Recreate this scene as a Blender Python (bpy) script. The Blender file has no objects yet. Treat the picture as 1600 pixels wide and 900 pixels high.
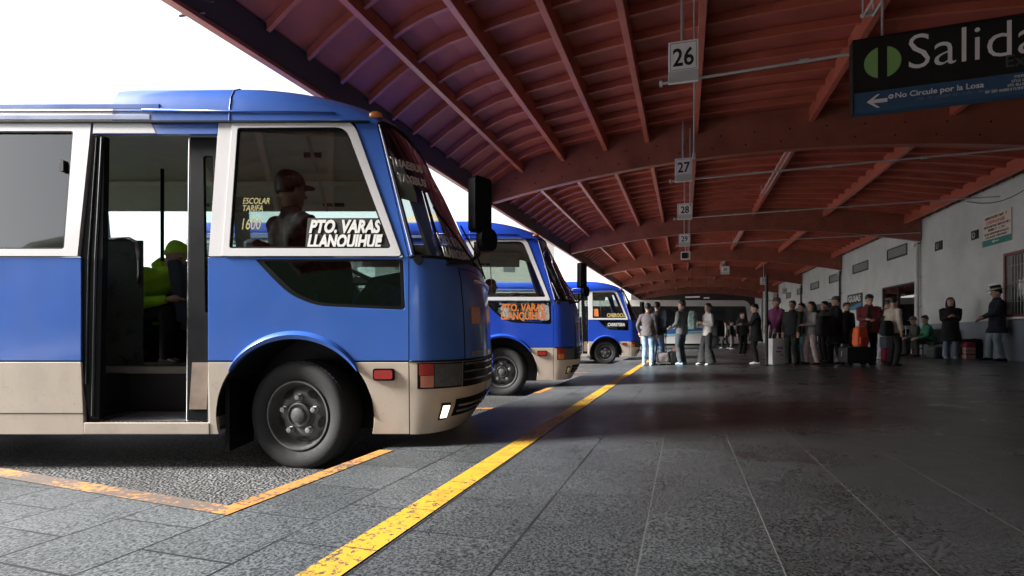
import bpy, bmesh, math, random
from mathutils import Vector, Matrix
from mathutils.geometry import tessellate_polygon
random.seed(7)
R = math.radians
SC = bpy.context.scene
COL = SC.collection

# ------------------------------------------------------------------ camera, sky, sun, exposure
H = 0.726                                     # eye height over the platform
cam_d = bpy.data.cameras.new('camera')
cam_d.sensor_width = 36.0
cam_d.lens = 36.0 * 787 / 1600
cam_d.shift_y = 62 / 1600
cam_d.clip_start = 0.05
cam_d.clip_end = 2000
cam = bpy.data.objects.new('camera', cam_d)
cam.location = (0, 0, H)
cam.rotation_euler = (R(90), 0, 0)
COL.objects.link(cam)
SC.camera = cam

SUN_EL, SUN_AZ = 34, -98                     # degrees; azimuth from +Y, clockwise
world = bpy.data.worlds.new('World')
SC.world = world
world.use_nodes = True
wn = world.node_tree
wn.nodes.clear()
w_out = wn.nodes.new('ShaderNodeOutputWorld')
w_bg = wn.nodes.new('ShaderNodeBackground')
w_sky = wn.nodes.new('ShaderNodeTexSky')
w_sky.sky_type = 'NISHITA'
w_sky.sun_disc = False
w_sky.sun_elevation = R(SUN_EL)
w_sky.sun_rotation = R(SUN_AZ)
w_sky.air_density = 1.0
w_sky.dust_density = 1.5
w_hs = wn.nodes.new('ShaderNodeHueSaturation')
w_hs.inputs['Saturation'].default_value = 0.18
wn.links.new(w_sky.outputs[0], w_hs.inputs['Color'])
wn.links.new(w_hs.outputs[0], w_bg.inputs[0])
w_bg.inputs[1].default_value = 0.11
wn.links.new(w_bg.outputs[0], w_out.inputs[0])

sun_d = bpy.data.lights.new('sun', 'SUN')
sun_d.energy = 4.4
sun_d.angle = R(15)
sun_d.color = (1.0, 0.97, 0.92)
sun = bpy.data.objects.new('sun', sun_d)
_d = Vector((math.sin(R(SUN_AZ)) * math.cos(R(SUN_EL)), math.cos(R(SUN_AZ)) * math.cos(R(SUN_EL)), math.sin(R(SUN_EL))))
sun.rotation_euler = _d.to_track_quat('Z', 'Y').to_euler()
sun.location = _d * 60
COL.objects.link(sun)

SC.view_settings.view_transform = 'Standard'
SC.view_settings.look = 'None'
SC.view_settings.exposure = 1.86
SC.view_settings.gamma = 1.0
SC.view_settings.use_curve_mapping = False
SC.cycles.max_bounces = 8
SC.cycles.transparent_max_bounces = 24
SC.cycles.use_denoising = True
SC.cycles.sample_clamp_indirect = 6.0

# ------------------------------------------------------------------ frames of reference
TH = math.atan2(269, 787)                     # the platform runs this far to the right of the view
S_, C_ = math.sin(TH), math.cos(TH)
def uv(u, v, z=0.0):                          # u along the platform, v across it to the right
    return Vector((u * S_ + v * C_, u * C_ - v * S_, z))
def fz(X, Y):                                 # the platform drains away and towards the bays
    return 0.021 * X - 0.026 * Y
def fuv(u, v):
    p = uv(u, v)
    return fz(p.x, p.y)
def yz(Y):                                    # the bus yard lies lower
    return -0.20 - 0.0168 * max(-12, min(62, Y))
def arch(v):                                  # underside of the arched beams
    return H + 3.55 - 0.0185 * (v - 1.2) ** 2

# ------------------------------------------------------------------ materials
MATS = {}
def mat(name, col, rough=0.6, metal=0.0, var=0.12, scale=6.0, bump=0.0, coat=0.0, spec=0.5, emit=None, bscale=60.0):
    if name in MATS: return MATS[name]
    m = bpy.data.materials.new(name); m.use_nodes = True
    nt = m.node_tree; b = nt.nodes['Principled BSDF']
    b.inputs['Roughness'].default_value = rough
    b.inputs['Metallic'].default_value = metal
    b.inputs['Specular IOR Level'].default_value = spec
    b.inputs['Coat Weight'].default_value = coat
    b.inputs['Coat Roughness'].default_value = 0.06
    tc = nt.nodes.new('ShaderNodeTexCoord')
    if var > 0:
        n = nt.nodes.new('ShaderNodeTexNoise'); n.inputs['Scale'].default_value = scale; n.inputs['Detail'].default_value = 6
        n.inputs['Roughness'].default_value = 0.62
        nt.links.new(tc.outputs['Object'], n.inputs['Vector'])
        mr = nt.nodes.new('ShaderNodeMapRange'); mr.inputs[1].default_value = 0.25; mr.inputs[2].default_value = 0.75
        mr.inputs[3].default_value = 1 - var; mr.inputs[4].default_value = 1 + var
        nt.links.new(n.outputs['Fac'], mr.inputs[0])
        mx = nt.nodes.new('ShaderNodeVectorMath'); mx.operation = 'SCALE'
        mx.inputs[0].default_value = col[:3]
        nt.links.new(mr.outputs[0], mx.inputs['Scale'])
        nt.links.new(mx.outputs[0], b.inputs['Base Color'])
        mr2 = nt.nodes.new('ShaderNodeMapRange'); mr2.inputs[3].default_value = max(0.02, rough - 0.08); mr2.inputs[4].default_value = min(1, rough + 0.10)
        mr2.inputs[1].default_value = 0.3; mr2.inputs[2].default_value = 0.7
        nt.links.new(n.outputs['Fac'], mr2.inputs[0])
        nt.links.new(mr2.outputs[0], b.inputs['Roughness'])
    else:
        b.inputs['Base Color'].default_value = (*col[:3], 1)
    if bump > 0:
        n2 = nt.nodes.new('ShaderNodeTexNoise'); n2.inputs['Scale'].default_value = bscale; n2.inputs['Detail'].default_value = 4
        nt.links.new(tc.outputs['Object'], n2.inputs['Vector'])
        bp = nt.nodes.new('ShaderNodeBump'); bp.inputs['Strength'].default_value = bump; bp.inputs['Distance'].default_value = 0.01
        nt.links.new(n2.outputs['Fac'], bp.inputs['Height'])
        nt.links.new(bp.outputs[0], b.inputs['Normal'])
    if emit:
        b.inputs['Emission Color'].default_value = (*emit[:3], 1); b.inputs['Emission Strength'].default_value = emit[3]
    MATS[name] = m
    return m

def coach_paint(name, col, rough, coat, dirt):
    m = bpy.data.materials.new(name); m.use_nodes = True
    nt = m.node_tree; b = nt.nodes['Principled BSDF']; L = nt.links.new
    tc = nt.nodes.new('ShaderNodeTexCoord')
    mp = nt.nodes.new('ShaderNodeMapping'); mp.inputs['Scale'].default_value = (2.2, 2.2, 1.2); L(tc.outputs['Object'], mp.inputs[0])
    n = nt.nodes.new('ShaderNodeTexNoise'); n.inputs['Scale'].default_value = 1.6; n.inputs['Detail'].default_value = 9; n.inputs['Roughness'].default_value = 0.7; L(mp.outputs[0], n.inputs['Vector'])
    n2 = nt.nodes.new('ShaderNodeTexNoise'); n2.inputs['Scale'].default_value = 46; n2.inputs['Detail'].default_value = 3; L(tc.outputs['Object'], n2.inputs['Vector'])
    r1 = nt.nodes.new('ShaderNodeMapRange'); L(n.outputs['Fac'], r1.inputs[0])
    for i, v in enumerate((0.48, 0.85, 0.0, dirt)): r1.inputs[i + 1].default_value = v
    r2 = nt.nodes.new('ShaderNodeMapRange'); L(n2.outputs['Fac'], r2.inputs[0])
    for i, v in enumerate((0.66, 0.74, 0.0, dirt * 1.1)): r2.inputs[i + 1].default_value = v
    mx = nt.nodes.new('ShaderNodeMath'); mx.operation = 'MAXIMUM'; L(r1.outputs[0], mx.inputs[0]); L(r2.outputs[0], mx.inputs[1])
    mc = nt.nodes.new('ShaderNodeMix'); mc.data_type = 'RGBA'; L(mx.outputs[0], mc.inputs[0]); mc.inputs[6].default_value = (*col, 1); mc.inputs[7].default_value = (0.16, 0.135, 0.11, 1)
    L(mc.outputs[2], b.inputs['Base Color'])
    rr = nt.nodes.new('ShaderNodeMapRange'); L(mx.outputs[0], rr.inputs[0])
    for i, v in enumerate((0.0, 0.5, rough, rough + 0.3)): rr.inputs[i + 1].default_value = v
    L(rr.outputs[0], b.inputs['Roughness'])
    b.inputs['Coat Weight'].default_value = coat; b.inputs['Coat Roughness'].default_value = 0.08
    nb = nt.nodes.new('ShaderNodeTexNoise'); nb.inputs['Scale'].default_value = 2.4; nb.inputs['Detail'].default_value = 1; L(tc.outputs['Object'], nb.inputs['Vector'])
    bp = nt.nodes.new('ShaderNodeBump'); bp.inputs['Strength'].default_value = 0.25; bp.inputs['Distance'].default_value = 0.02; L(nb.outputs['Fac'], bp.inputs['Height'])
    L(bp.outputs[0], b.inputs['Coat Normal']); L(bp.outputs[0], b.inputs['Normal'])
    MATS[name] = m
    return m

def glass(name, tint, refl=1.0, ior=1.5):
    if name in MATS: return MATS[name]
    m = bpy.data.materials.new(name); m.use_nodes = True
    nt = m.node_tree; nt.nodes.clear()
    o = nt.nodes.new('ShaderNodeOutputMaterial'); mix = nt.nodes.new('ShaderNodeMixShader')
    t = nt.nodes.new('ShaderNodeBsdfTransparent'); t.inputs[0].default_value = (*tint, 1)
    g = nt.nodes.new('ShaderNodeBsdfGlossy'); g.inputs['Roughness'].default_value = 0.02
    g.inputs[0].default_value = (refl, refl, refl, 1)
    f = nt.nodes.new('ShaderNodeFresnel'); f.inputs[0].default_value = ior
    ml = nt.nodes.new('ShaderNodeMath'); ml.operation = 'MULTIPLY'; ml.inputs[1].default_value = 1.7; ml.use_clamp = True
    nt.links.new(f.outputs[0], ml.inputs[0]); nt.links.new(ml.outputs[0], mix.inputs[0])
    nt.links.new(t.outputs[0], mix.inputs[1]); nt.links.new(g.outputs[0], mix.inputs[2])
    nt.links.new(mix.outputs[0], o.inputs[0])
    MATS[name] = m
    return m

# ------------------------------------------------------------------ mesh helpers
class MB:
    def __init__(s): s.v = []; s.f = []; s.mi = []; s.cur = 0
    def add(s, vs, fs):
        o = len(s.v); s.v += [tuple(p) for p in vs]; s.f += [tuple(i + o for i in f) for f in fs]; s.mi += [s.cur] * len(fs)
        return s
    def box(s, a, b, M=None):
        x0, y0, z0 = a; x1, y1, z1 = b
        vs = [Vector(p) for p in ((x0,y0,z0),(x1,y0,z0),(x1,y1,z0),(x0,y1,z0),(x0,y0,z1),(x1,y0,z1),(x1,y1,z1),(x0,y1,z1))]
        if M: vs = [M @ p for p in vs]
        return s.add(vs, [(3,2,1,0),(4,5,6,7),(0,1,5,4),(1,2,6,5),(2,3,7,6),(3,0,4,7)])
    def cbox(s, c, d, M=None):
        return s.box([c[i] - d[i] / 2 for i in range(3)], [c[i] + d[i] / 2 for i in range(3)], M)
    def tube(s, path, r, n=10, caps=True):
        path = [Vector(p) for p in path]
        rs = r if isinstance(r, (list, tuple)) else [r] * len(path)
        rings = []; up = None
        for i, p in enumerate(path):
            t = (path[min(i + 1, len(path) - 1)] - path[max(i - 1, 0)])
            if t.length < 1e-9: t = Vector((0, 0, 1))
            t.normalize()
            if up is None: up = Vector((0, 0, 1)) if abs(t.z) < 0.9 else Vector((1, 0, 0))
            a = t.cross(up)
            if a.length < 1e-6: a = t.cross(Vector((0, 1, 0)))
            a.normalize(); b = a.cross(t).normalized(); up = b
            rings.append([p + (a * math.cos(2 * math.pi * k / n) + b * math.sin(2 * math.pi * k / n)) * rs[i] for k in range(n)])
        return s.rings(rings, caps)
    def rings(s, rings, caps=True, closed=False):
        n = len(rings[0]); vs = [p for r in rings for p in r]; fs = []
        m = len(rings)
        for i in range(m if closed else m - 1):
            for k in range(n):
                a = i * n + k; b = i * n + (k + 1) % n; j = (i + 1) % m
                fs.append((a, b, j * n + (k + 1) % n, j * n + k))
        if caps and not closed:
            fs.append(tuple(range(n - 1, -1, -1))); fs.append(tuple((m - 1) * n + k for k in range(n)))
        return s.add(vs, fs)
    def ell(s, secs, n=16, M=None):              # secs: (centre, rx, ry) stacked ellipses in XY (local), lofted
        rings = []
        for c, rx, ry in secs:
            ring = [Vector(c) + Vector((rx * math.cos(2 * math.pi * k / n), ry * math.sin(2 * math.pi * k / n), 0)) for k in range(n)]
            rings.append([M @ p for p in ring] if M else ring)
        return s.rings(rings)
    def lathe(s, prof, n=32, axis='y', c=(0, 0, 0), caps=True):   # prof: (radius, along)
        rings = []
        for r, a in prof:
            ring = []
            for k in range(n):
                t = 2 * math.pi * k / n; x, y = r * math.cos(t), r * math.sin(t)
                p = {'y': (x, a, y), 'x': (a, x, y), 'z': (x, y, a)}[axis]
                ring.append(Vector(c) + Vector(p))
            rings.append(ring)
        return s.rings(rings, caps)
    def grid(s, rows, closed=False):
        n = len(rows[0]); fs = []
        for i in range(len(rows) - 1):
            for k in range(n if closed else n - 1):
                k2 = (k + 1) % n
                fs.append((i * n + k, i * n + k2, (i + 1) * n + k2, (i + 1) * n + k))
        return s.add([p for r in rows for p in r], fs)
    def plate(s, loops, fn, t0, t1):              # 2D loops (first outer, rest holes) -> solid between fn(p,t0) and fn(p,t1)
        loops = [[tuple(p) for p in l] for l in loops]
        tri = tessellate_polygon([[Vector((p[0], p[1], 0)) for p in l] for l in loops])
        flat = [p for l in loops for p in l]; n = len(flat)
        vs = [fn(p, t0) for p in flat] + [fn(p, t1) for p in flat]
        fs = []
        for a, b, c in tri:
            fs.append((a, b, c)); fs.append((c + n, b + n, a + n))
        o = 0
        for l in loops:
            m = len(l)
            for k in range(m):
                a, b = o + k, o + (k + 1) % m
                fs.append((a, b, b + n, a + n))
            o += m
        return s.add(vs, fs)
    def build(s, name, mats, parent=None, smooth=False, bevel=0.0, seg=2, loc=None, rot=None, fix=True, angle=None):
        me = bpy.data.meshes.new(name); me.from_pydata(s.v, [], s.f)
        if not isinstance(mats, (list, tuple)): mats = [mats]
        for m in mats: me.materials.append(m)
        for p, i in zip(me.polygons, s.mi): p.material_index = i
        if fix:
            bm = bmesh.new(); bm.from_mesh(me); bmesh.ops.recalc_face_normals(bm, faces=bm.faces); bm.to_mesh(me); bm.free()
        if smooth:
            me.polygons.foreach_set('use_smooth', [True] * len(me.polygons))
            if angle: 
                me.set_sharp_from_angle(angle=R(angle))
        me.update()
        o = bpy.data.objects.new(name, me); COL.objects.link(o)
        if parent: o.parent = parent
        if loc is not None: o.location = loc
        if rot is not None: o.rotation_euler = rot
        if bevel > 0:
            b = o.modifiers.new('bevel', 'BEVEL'); b.width = bevel; b.segments = seg; b.limit_method = 'ANGLE'; b.angle_limit = R(35)
        return o

def tag(o, label=None, cat=None, group=None, kind=None):
    if label: o['label'] = label
    if cat: o['category'] = cat
    if group: o['group'] = group
    if kind: o['kind'] = kind
    return o
def thing(name, label, cat, loc=(0, 0, 0), rz=0.0, group=None):
    o = bpy.data.objects.new(name, None); COL.objects.link(o)
    o.location = loc; o.rotation_euler = (0, 0, rz); o.empty_display_size = 0.2
    return tag(o, label, cat, group)
def rounded(pts, r, n=5):                        # round the corners of a 2D polygon; r number or list
    out = []; m = len(pts)
    for i in range(m):
        p = Vector(pts[i]); a = Vector(pts[i - 1]) - p; b = Vector(pts[(i + 1) % m]) - p
        ri = r[i] if isinstance(r, (list, tuple)) else r
        ri = min(ri, a.length * 0.49, b.length * 0.49)
        if ri <= 1e-5: out.append(tuple(p)); continue
        p0 = p + a.normalized() * ri; p1 = p + b.normalized() * ri
        for k in range(n + 1):
            t = k / n; out.append(tuple(p0 * (1 - t) ** 2 + p * 2 * t * (1 - t) + p1 * t * t))
    return out
def circle2(cx, cy, r, n=24, a0=0, a1=360, ry=None):
    return [(cx + r * math.cos(R(a0 + (a1 - a0) * k / n)), cy + (ry or r) * math.sin(R(a0 + (a1 - a0) * k / n))) for k in range(n + (0 if a1 - a0 == 360 else 1))]
def text(name, s, size, mt, parent=None, M=None, align='LEFT', shear=0.0, ext=0.002, bold=0.0, sx=1.0, spacing=1.0, line=1.0):
    cu = bpy.data.curves.new(name, 'FONT'); cu.body = s; cu.size = size; cu.align_x = align; cu.extrude = ext
    cu.shear = shear; cu.offset = bold; cu.space_character = spacing; cu.space_line = line; cu.resolution_u = 3
    tmp = bpy.data.objects.new(name + '_tmp', cu); COL.objects.link(tmp)
    dg = bpy.context.evaluated_depsgraph_get(); dg.update()
    me = bpy.data.meshes.new_from_object(tmp.evaluated_get(dg))
    bpy.data.objects.remove(tmp); bpy.data.curves.remove(cu)
    me.transform(Matrix.Diagonal((sx, 1, 1, 1)))
    if M: me.transform(M)
    me.materials.clear(); me.materials.append(mt)
    o = bpy.data.objects.new(name, me); COL.objects.link(o)
    if parent: o.parent = parent
    return o
def frame_m(origin, xdir, ydir):
    x = Vector(xdir).normalized(); y = Vector(ydir); y = (y - x * y.dot(x)).normalized(); z = x.cross(y)
    M = Matrix((x, y, z)).transposed().to_4x4(); M.translation = Vector(origin)
    return M
STN = -TH                                        # rotation of everything that belongs to the station: local x across, local y along

# ------------------------------------------------------------------ ground
def floor_material():
    m = bpy.data.materials.new('platform tiles'); m.use_nodes = True
    nt = m.node_tree; b = nt.nodes['Principled BSDF']; L = nt.links.new
    N = lambda t, **k: nt.nodes.new(t)
    tc = N('ShaderNodeTexCoord')
    sep = N('ShaderNodeSeparateXYZ'); L(tc.outputs['Object'], sep.inputs[0])
    def math_(op, a, bb=None, clamp=False):
        n = N('ShaderNodeMath'); n.operation = op; n.use_clamp = clamp
        for i, q in enumerate((a, bb)):
            if q is None: continue
            if isinstance(q, (int, float)): n.inputs[i].default_value = q
            else: L(q, n.inputs[i])
        return n.outputs[0]
    def noise(scale, detail=4, rough=0.6, vec=None):
        n = N('ShaderNodeTexNoise'); n.inputs['Scale'].default_value = scale; n.inputs['Detail'].default_value = detail; n.inputs['Roughness'].default_value = rough
        L(vec or tc.outputs['Object'], n.inputs['Vector']); return n.outputs['Fac']
    def rng(x, a, bb, c, d):
        n = N('ShaderNodeMapRange'); L(x, n.inputs[0])
        for i, q in enumerate((a, bb, c, d)): n.inputs[i + 1].default_value = q
        return n.outputs[0]
    # joints along the platform every 0.43 m, cross joints of each strip offset
    P = 0.43
    vx = math_('DIVIDE', math_('ADD', sep.outputs[0], 0.14), P)
    fr = math_('FRACT', vx); cell = math_('FLOOR', vx)
    dj = math_('MULTIPLY', math_('MINIMUM', fr, math_('SUBTRACT', 1.0, fr)), P)
    jl = rng(math_('SUBTRACT', dj, rng(sep.outputs[0], -0.6, 0.0, 0.0040, 0.0)), 0.0012, 0.0035, 1, 0)
    off = math_('MULTIPLY', math_('MODULO', cell, 2.0), 0.21)
    uy = math_('DIVIDE', math_('ADD', sep.outputs[1], off), 0.43)
    fy = math_('FRACT', uy); celly = math_('FLOOR', uy)
    dc = math_('MULTIPLY', math_('MINIMUM', fy, math_('SUBTRACT', 1.0, fy)), 0.43)
    jc = math_('MULTIPLY', rng(math_('SUBTRACT', dc, rng(sep.outputs[0], -0.9, -0.2, 0.0030, 0.0)), 0.001, 0.003, 1, 0), math_('ADD', rng(noise(0.7), 0.45, 0.62, 0.05, 0.75), rng(sep.outputs[0], -1.2, -0.2, 0.6, 0.0), True))
    # tone of each tile
    cv = N('ShaderNodeCombineXYZ'); L(cell, cv.inputs[0]); L(celly, cv.inputs[1])
    wnz = N('ShaderNodeTexWhiteNoise'); wnz.noise_dimensions = '3D'; L(cv.outputs[0], wnz.inputs['Vector'])
    tone = rng(wnz.outputs[0], 0, 1, 0.86, 1.14)
    stain = rng(noise(0.55, 6, 0.65), 0.3, 0.7, 0.62, 1.3)
    grit = noise(92, 2, 0.6)
    gritc = rng(grit, 0.37, 0.63, 0.36, 1.75)
    spk = N('ShaderNodeTexVoronoi'); spk.inputs['Scale'].default_value = 9; L(tc.outputs['Object'], spk.inputs['Vector'])
    spots = rng(spk.outputs['Distance'], 0.012, 0.03, 1, 0)
    gap = math_('MULTIPLY', spots, rng(noise(2.0, 2), 0.6, 0.66, 0, 1))
    oil = rng(noise(1.7, 5, 0.6), 0.60, 0.68, 1.0, 0.62); dirt = rng(noise(0.22, 3, 0.5), 0.35, 0.65, 0.8, 1.15)
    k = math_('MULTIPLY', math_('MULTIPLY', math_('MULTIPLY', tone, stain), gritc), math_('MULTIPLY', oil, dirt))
    base = N('ShaderNodeVectorMath'); base.operation = 'SCALE'; base.inputs[0].default_value = (0.042, 0.046, 0.049); L(math_('MULTIPLY', math_('MULTIPLY', k, rng(sep.outputs[0], -1.5, 0.3, 1.6, 0.75)), rng(sep.outputs[0], 0.8, 3.5, 1.0, 1.7)), base.inputs['Scale'])  # last factor pales the floor to the right, sheen put into the colour
    # joint colour: dark near the bays, pale grout further in
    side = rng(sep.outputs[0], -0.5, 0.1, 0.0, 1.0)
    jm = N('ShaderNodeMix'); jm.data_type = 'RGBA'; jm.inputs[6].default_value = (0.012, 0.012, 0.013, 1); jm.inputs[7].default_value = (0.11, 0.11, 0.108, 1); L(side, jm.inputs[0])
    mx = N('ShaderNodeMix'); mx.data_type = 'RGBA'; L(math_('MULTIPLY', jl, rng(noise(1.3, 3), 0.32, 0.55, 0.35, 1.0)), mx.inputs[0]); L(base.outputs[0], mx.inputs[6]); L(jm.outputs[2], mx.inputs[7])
    mx2 = N('ShaderNodeMix'); mx2.data_type = 'RGBA'; L(jc, mx2.inputs[0]); L(mx.outputs[2], mx2.inputs[6]); mx2.inputs[7].default_value = (0.015, 0.015, 0.016, 1)
    mx3 = N('ShaderNodeMix'); mx3.data_type = 'RGBA'; L(gap, mx3.inputs[0]); L(mx2.outputs[2], mx3.inputs[6]); mx3.inputs[7].default_value = (0.4, 0.4, 0.39, 1)
    L(mx3.outputs[2], b.inputs['Base Color'])
    ro = math_('ADD', rng(noise(1.1, 6, 0.7), 0.3, 0.7, 0.16, 0.32), math_('MULTIPLY', grit, 0.12))
    L(math_('ADD', ro, rng(sep.outputs[0], -2.2, 0.4, 0.22, 0.0)), b.inputs['Roughness'])
    b.inputs['Specular IOR Level'].default_value = 0.42
    bp = N('ShaderNodeBump'); bp.inputs['Strength'].default_value = 0.22; bp.inputs['Distance'].default_value = 0.003
    hh = math_('SUBTRACT', grit, math_('MULTIPLY', math_('MAXIMUM', jl, jc), 1.2))
    L(hh, bp.inputs['Height']); L(bp.outputs[0], b.inputs['Normal'])
    return m

def asphalt_material():
    m = bpy.data.materials.new('coarse asphalt'); m.use_nodes = True
    nt = m.node_tree; b = nt.nodes['Principled BSDF']; L = nt.links.new
    tc = nt.nodes.new('ShaderNodeTexCoord')
    v = nt.nodes.new('ShaderNodeTexVoronoi'); v.inputs['Scale'].default_value = 55; L(tc.outputs['Object'], v.inputs['Vector'])
    n = nt.nodes.new('ShaderNodeTexNoise'); n.inputs['Scale'].default_value = 0.8; n.inputs['Detail'].default_value = 6; L(tc.outputs['Object'], n.inputs['Vector'])
    n2 = nt.nodes.new('ShaderNodeTexNoise'); n2.inputs['Scale'].default_value = 40; n2.inputs['Detail'].default_value = 4; L(tc.outputs['Object'], n2.inputs['Vector'])
    r1 = nt.nodes.new('ShaderNodeValToRGB'); L(n2.outputs['Fac'], r1.inputs[0])
    r1.color_ramp.elements[0].position = 0.36; r1.color_ramp.elements[0].color = (0.008, 0.008, 0.009, 1)
    r1.color_ramp.elements[1].position = 0.72; r1.color_ramp.elements[1].color = (0.13, 0.13, 0.13, 1)
    mr = nt.nodes.new('ShaderNodeMapRange'); mr.inputs[1].default_value = 0.35; mr.inputs[2].default_value = 0.65; mr.inputs[3].default_value = 0.55; mr.inputs[4].default_value = 1.4
    L(n.outputs['Fac'], mr.inputs[0])
    vm = nt.nodes.new('ShaderNodeVectorMath'); vm.operation = 'SCALE'; L(r1.outputs[0], vm.inputs[0]); L(mr.outputs[0], vm.inputs['Scale'])
    # pale concrete strip, added beyond the bays to bounce sun under the canopy
    dt = nt.nodes.new('ShaderNodeVectorMath'); dt.operation = 'DOT_PRODUCT'; L(tc.outputs['Object'], dt.inputs[0]); dt.inputs[1].default_value = (C_, -S_, 0)
    m3 = nt.nodes.new('ShaderNodeMapRange'); m3.inputs[1].default_value = -5.2; m3.inputs[2].default_value = -6.2; L(dt.outputs['Value'], m3.inputs[0])
    cc = nt.nodes.new('ShaderNodeVectorMath'); cc.operation = 'SCALE'; cc.inputs[0].default_value = (0.58, 0.55, 0.50); L(mr.outputs[0], cc.inputs['Scale'])
    m4 = nt.nodes.new('ShaderNodeMapRange'); m4.inputs[1].default_value = -17.0; m4.inputs[2].default_value = -15.0; L(dt.outputs['Value'], m4.inputs[0])
    m5 = nt.nodes.new('ShaderNodeMath'); m5.operation = 'MULTIPLY'; L(m3.outputs[0], m5.inputs[0]); L(m4.outputs[0], m5.inputs[1])
    mxx = nt.nodes.new('ShaderNodeMix'); mxx.data_type = 'RGBA'; L(m5.outputs[0], mxx.inputs[0]); L(vm.outputs[0], mxx.inputs[6]); L(cc.outputs[0], mxx.inputs[7])
    L(mxx.outputs[2], b.inputs['Base Color'])
    b.inputs['Roughness'].default_value = 0.75
    bp = nt.nodes.new('ShaderNodeBump'); bp.inputs['Strength'].default_value = 0.9; bp.inputs['Distance'].default_value = 0.015
    L(v.outputs['Distance'], bp.inputs['Height']); L(bp.outputs[0], b.inputs['Normal'])
    return m

def paint_material(name, col, wear, joints=False, under=(0.06, 0.052, 0.045)):
    m = bpy.data.materials.new(name); m.use_nodes = True
    nt = m.node_tree; b = nt.nodes['Principled BSDF']; L = nt.links.new
    tc = nt.nodes.new('ShaderNodeTexCoord')
    n = nt.nodes.new('ShaderNodeTexNoise'); n.inputs['Scale'].default_value = 34; n.inputs['Detail'].default_value = 7; n.inputs['Roughness'].default_value = 0.72; L(tc.outputs['Object'], n.inputs['Vector'])
    n2 = nt.nodes.new('ShaderNodeTexNoise'); n2.inputs['Scale'].default_value = 2.2; n2.inputs['Detail'].default_value = 5; L(tc.outputs['Object'], n2.inputs['Vector'])
    ad = nt.nodes.new('ShaderNodeMath'); ad.operation = 'MULTIPLY_ADD'; ad.inputs[1].default_value = 0.55; L(n2.outputs['Fac'], ad.inputs[0]); L(n.outputs['Fac'], ad.inputs[2])
    rp = nt.nodes.new('ShaderNodeValToRGB'); L(ad.outputs[0], rp.inputs[0])
    e = rp.color_ramp.elements
    e[0].position = wear; e[0].color = (*under, 1)
    e[1].position = wear + 0.055; e[1].color = (*col, 1)
    x = rp.color_ramp.elements.new(wear + 0.30); x.color = (col[0] * 1.1, col[1] * 1.06, col[2] * 0.9, 1)
    out = rp.outputs[0]
    if joints:                                   # the tile joints and grime show through the paint
        sp = nt.nodes.new('ShaderNodeSeparateXYZ'); L(tc.outputs['Object'], sp.inputs[0])
        def mm(op, a, q=None):
            x = nt.nodes.new('ShaderNodeMath'); x.operation = op
            for i, v in enumerate((a, q)):
                if v is None: continue
                if isinstance(v, (int, float)): x.inputs[i].default_value = v
                else: L(v, x.inputs[i])
            return x.outputs[0]
        fr = mm('FRACT', mm('DIVIDE', mm('ADD', sp.outputs[1], 0.21), 0.43))
        d = mm('MULTIPLY', mm('MINIMUM', fr, mm('SUBTRACT', 1.0, fr)), 0.43)
        jr = nt.nodes.new('ShaderNodeMapRange'); L(d, jr.inputs[0])
        for i, v in enumerate((0.002, 0.006, 0.85, 0.0)): jr.inputs[i + 1].default_value = v
        g = nt.nodes.new('ShaderNodeTexNoise'); g.inputs['Scale'].default_value = 5; g.inputs['Detail'].default_value = 8; g.inputs['Roughness'].default_value = 0.75; L(tc.outputs['Object'], g.inputs['Vector'])
        gr = nt.nodes.new('ShaderNodeMapRange'); L(g.outputs['Fac'], gr.inputs[0])
        for i, v in enumerate((0.50, 0.78, 0.0, 0.75)): gr.inputs[i + 1].default_value = v
        mx = nt.nodes.new('ShaderNodeMix'); mx.data_type = 'RGBA'; L(mm('MAXIMUM', jr.outputs[0], gr.outputs[0]), mx.inputs[0]); L(out, mx.inputs[6]); mx.inputs[7].default_value = (0.05, 0.042, 0.03, 1)
        out = mx.outputs[2]
    L(out, b.inputs['Base Color']); b.inputs['Roughness'].default_value = 0.55
    return m

KERB_V = -1.96
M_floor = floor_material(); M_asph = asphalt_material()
M_kerb = mat('kerb concrete', (0.16, 0.155, 0.15), 0.8, var=0.3, scale=9, bump=0.3)
M_yel = paint_material('yellow line paint', (0.46, 0.262, 0.020), 0.655, True)
M_ora = paint_material('worn bay paint', (0.46, 0.20, 0.05), 0.70, True, (0.085, 0.068, 0.058))
M_ora2 = paint_material('nearly gone bay paint', (0.46, 0.21, 0.06), 0.80, False, (0.12, 0.095, 0.082))

# platform slab: top outline in (v, u); one notch where the bays begin
edge = [(KERB_V, 74), (KERB_V, 1.75), (-4.0, 1.93), (-14.0, 2.80), (-14.0, -60), (7.40, -60), (7.40, 74)]
mb = MB()
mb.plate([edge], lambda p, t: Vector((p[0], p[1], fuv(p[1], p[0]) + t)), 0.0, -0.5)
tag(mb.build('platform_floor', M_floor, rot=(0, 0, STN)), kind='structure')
# yard
mb = MB()
ys = [-250, -12, 62, 420]
mb.grid([[(x, y, yz(y)) for x in (-350, -14, 350)] for y in ys])
tag(mb.build('yard_ground', M_asph), kind='structure')
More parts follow.
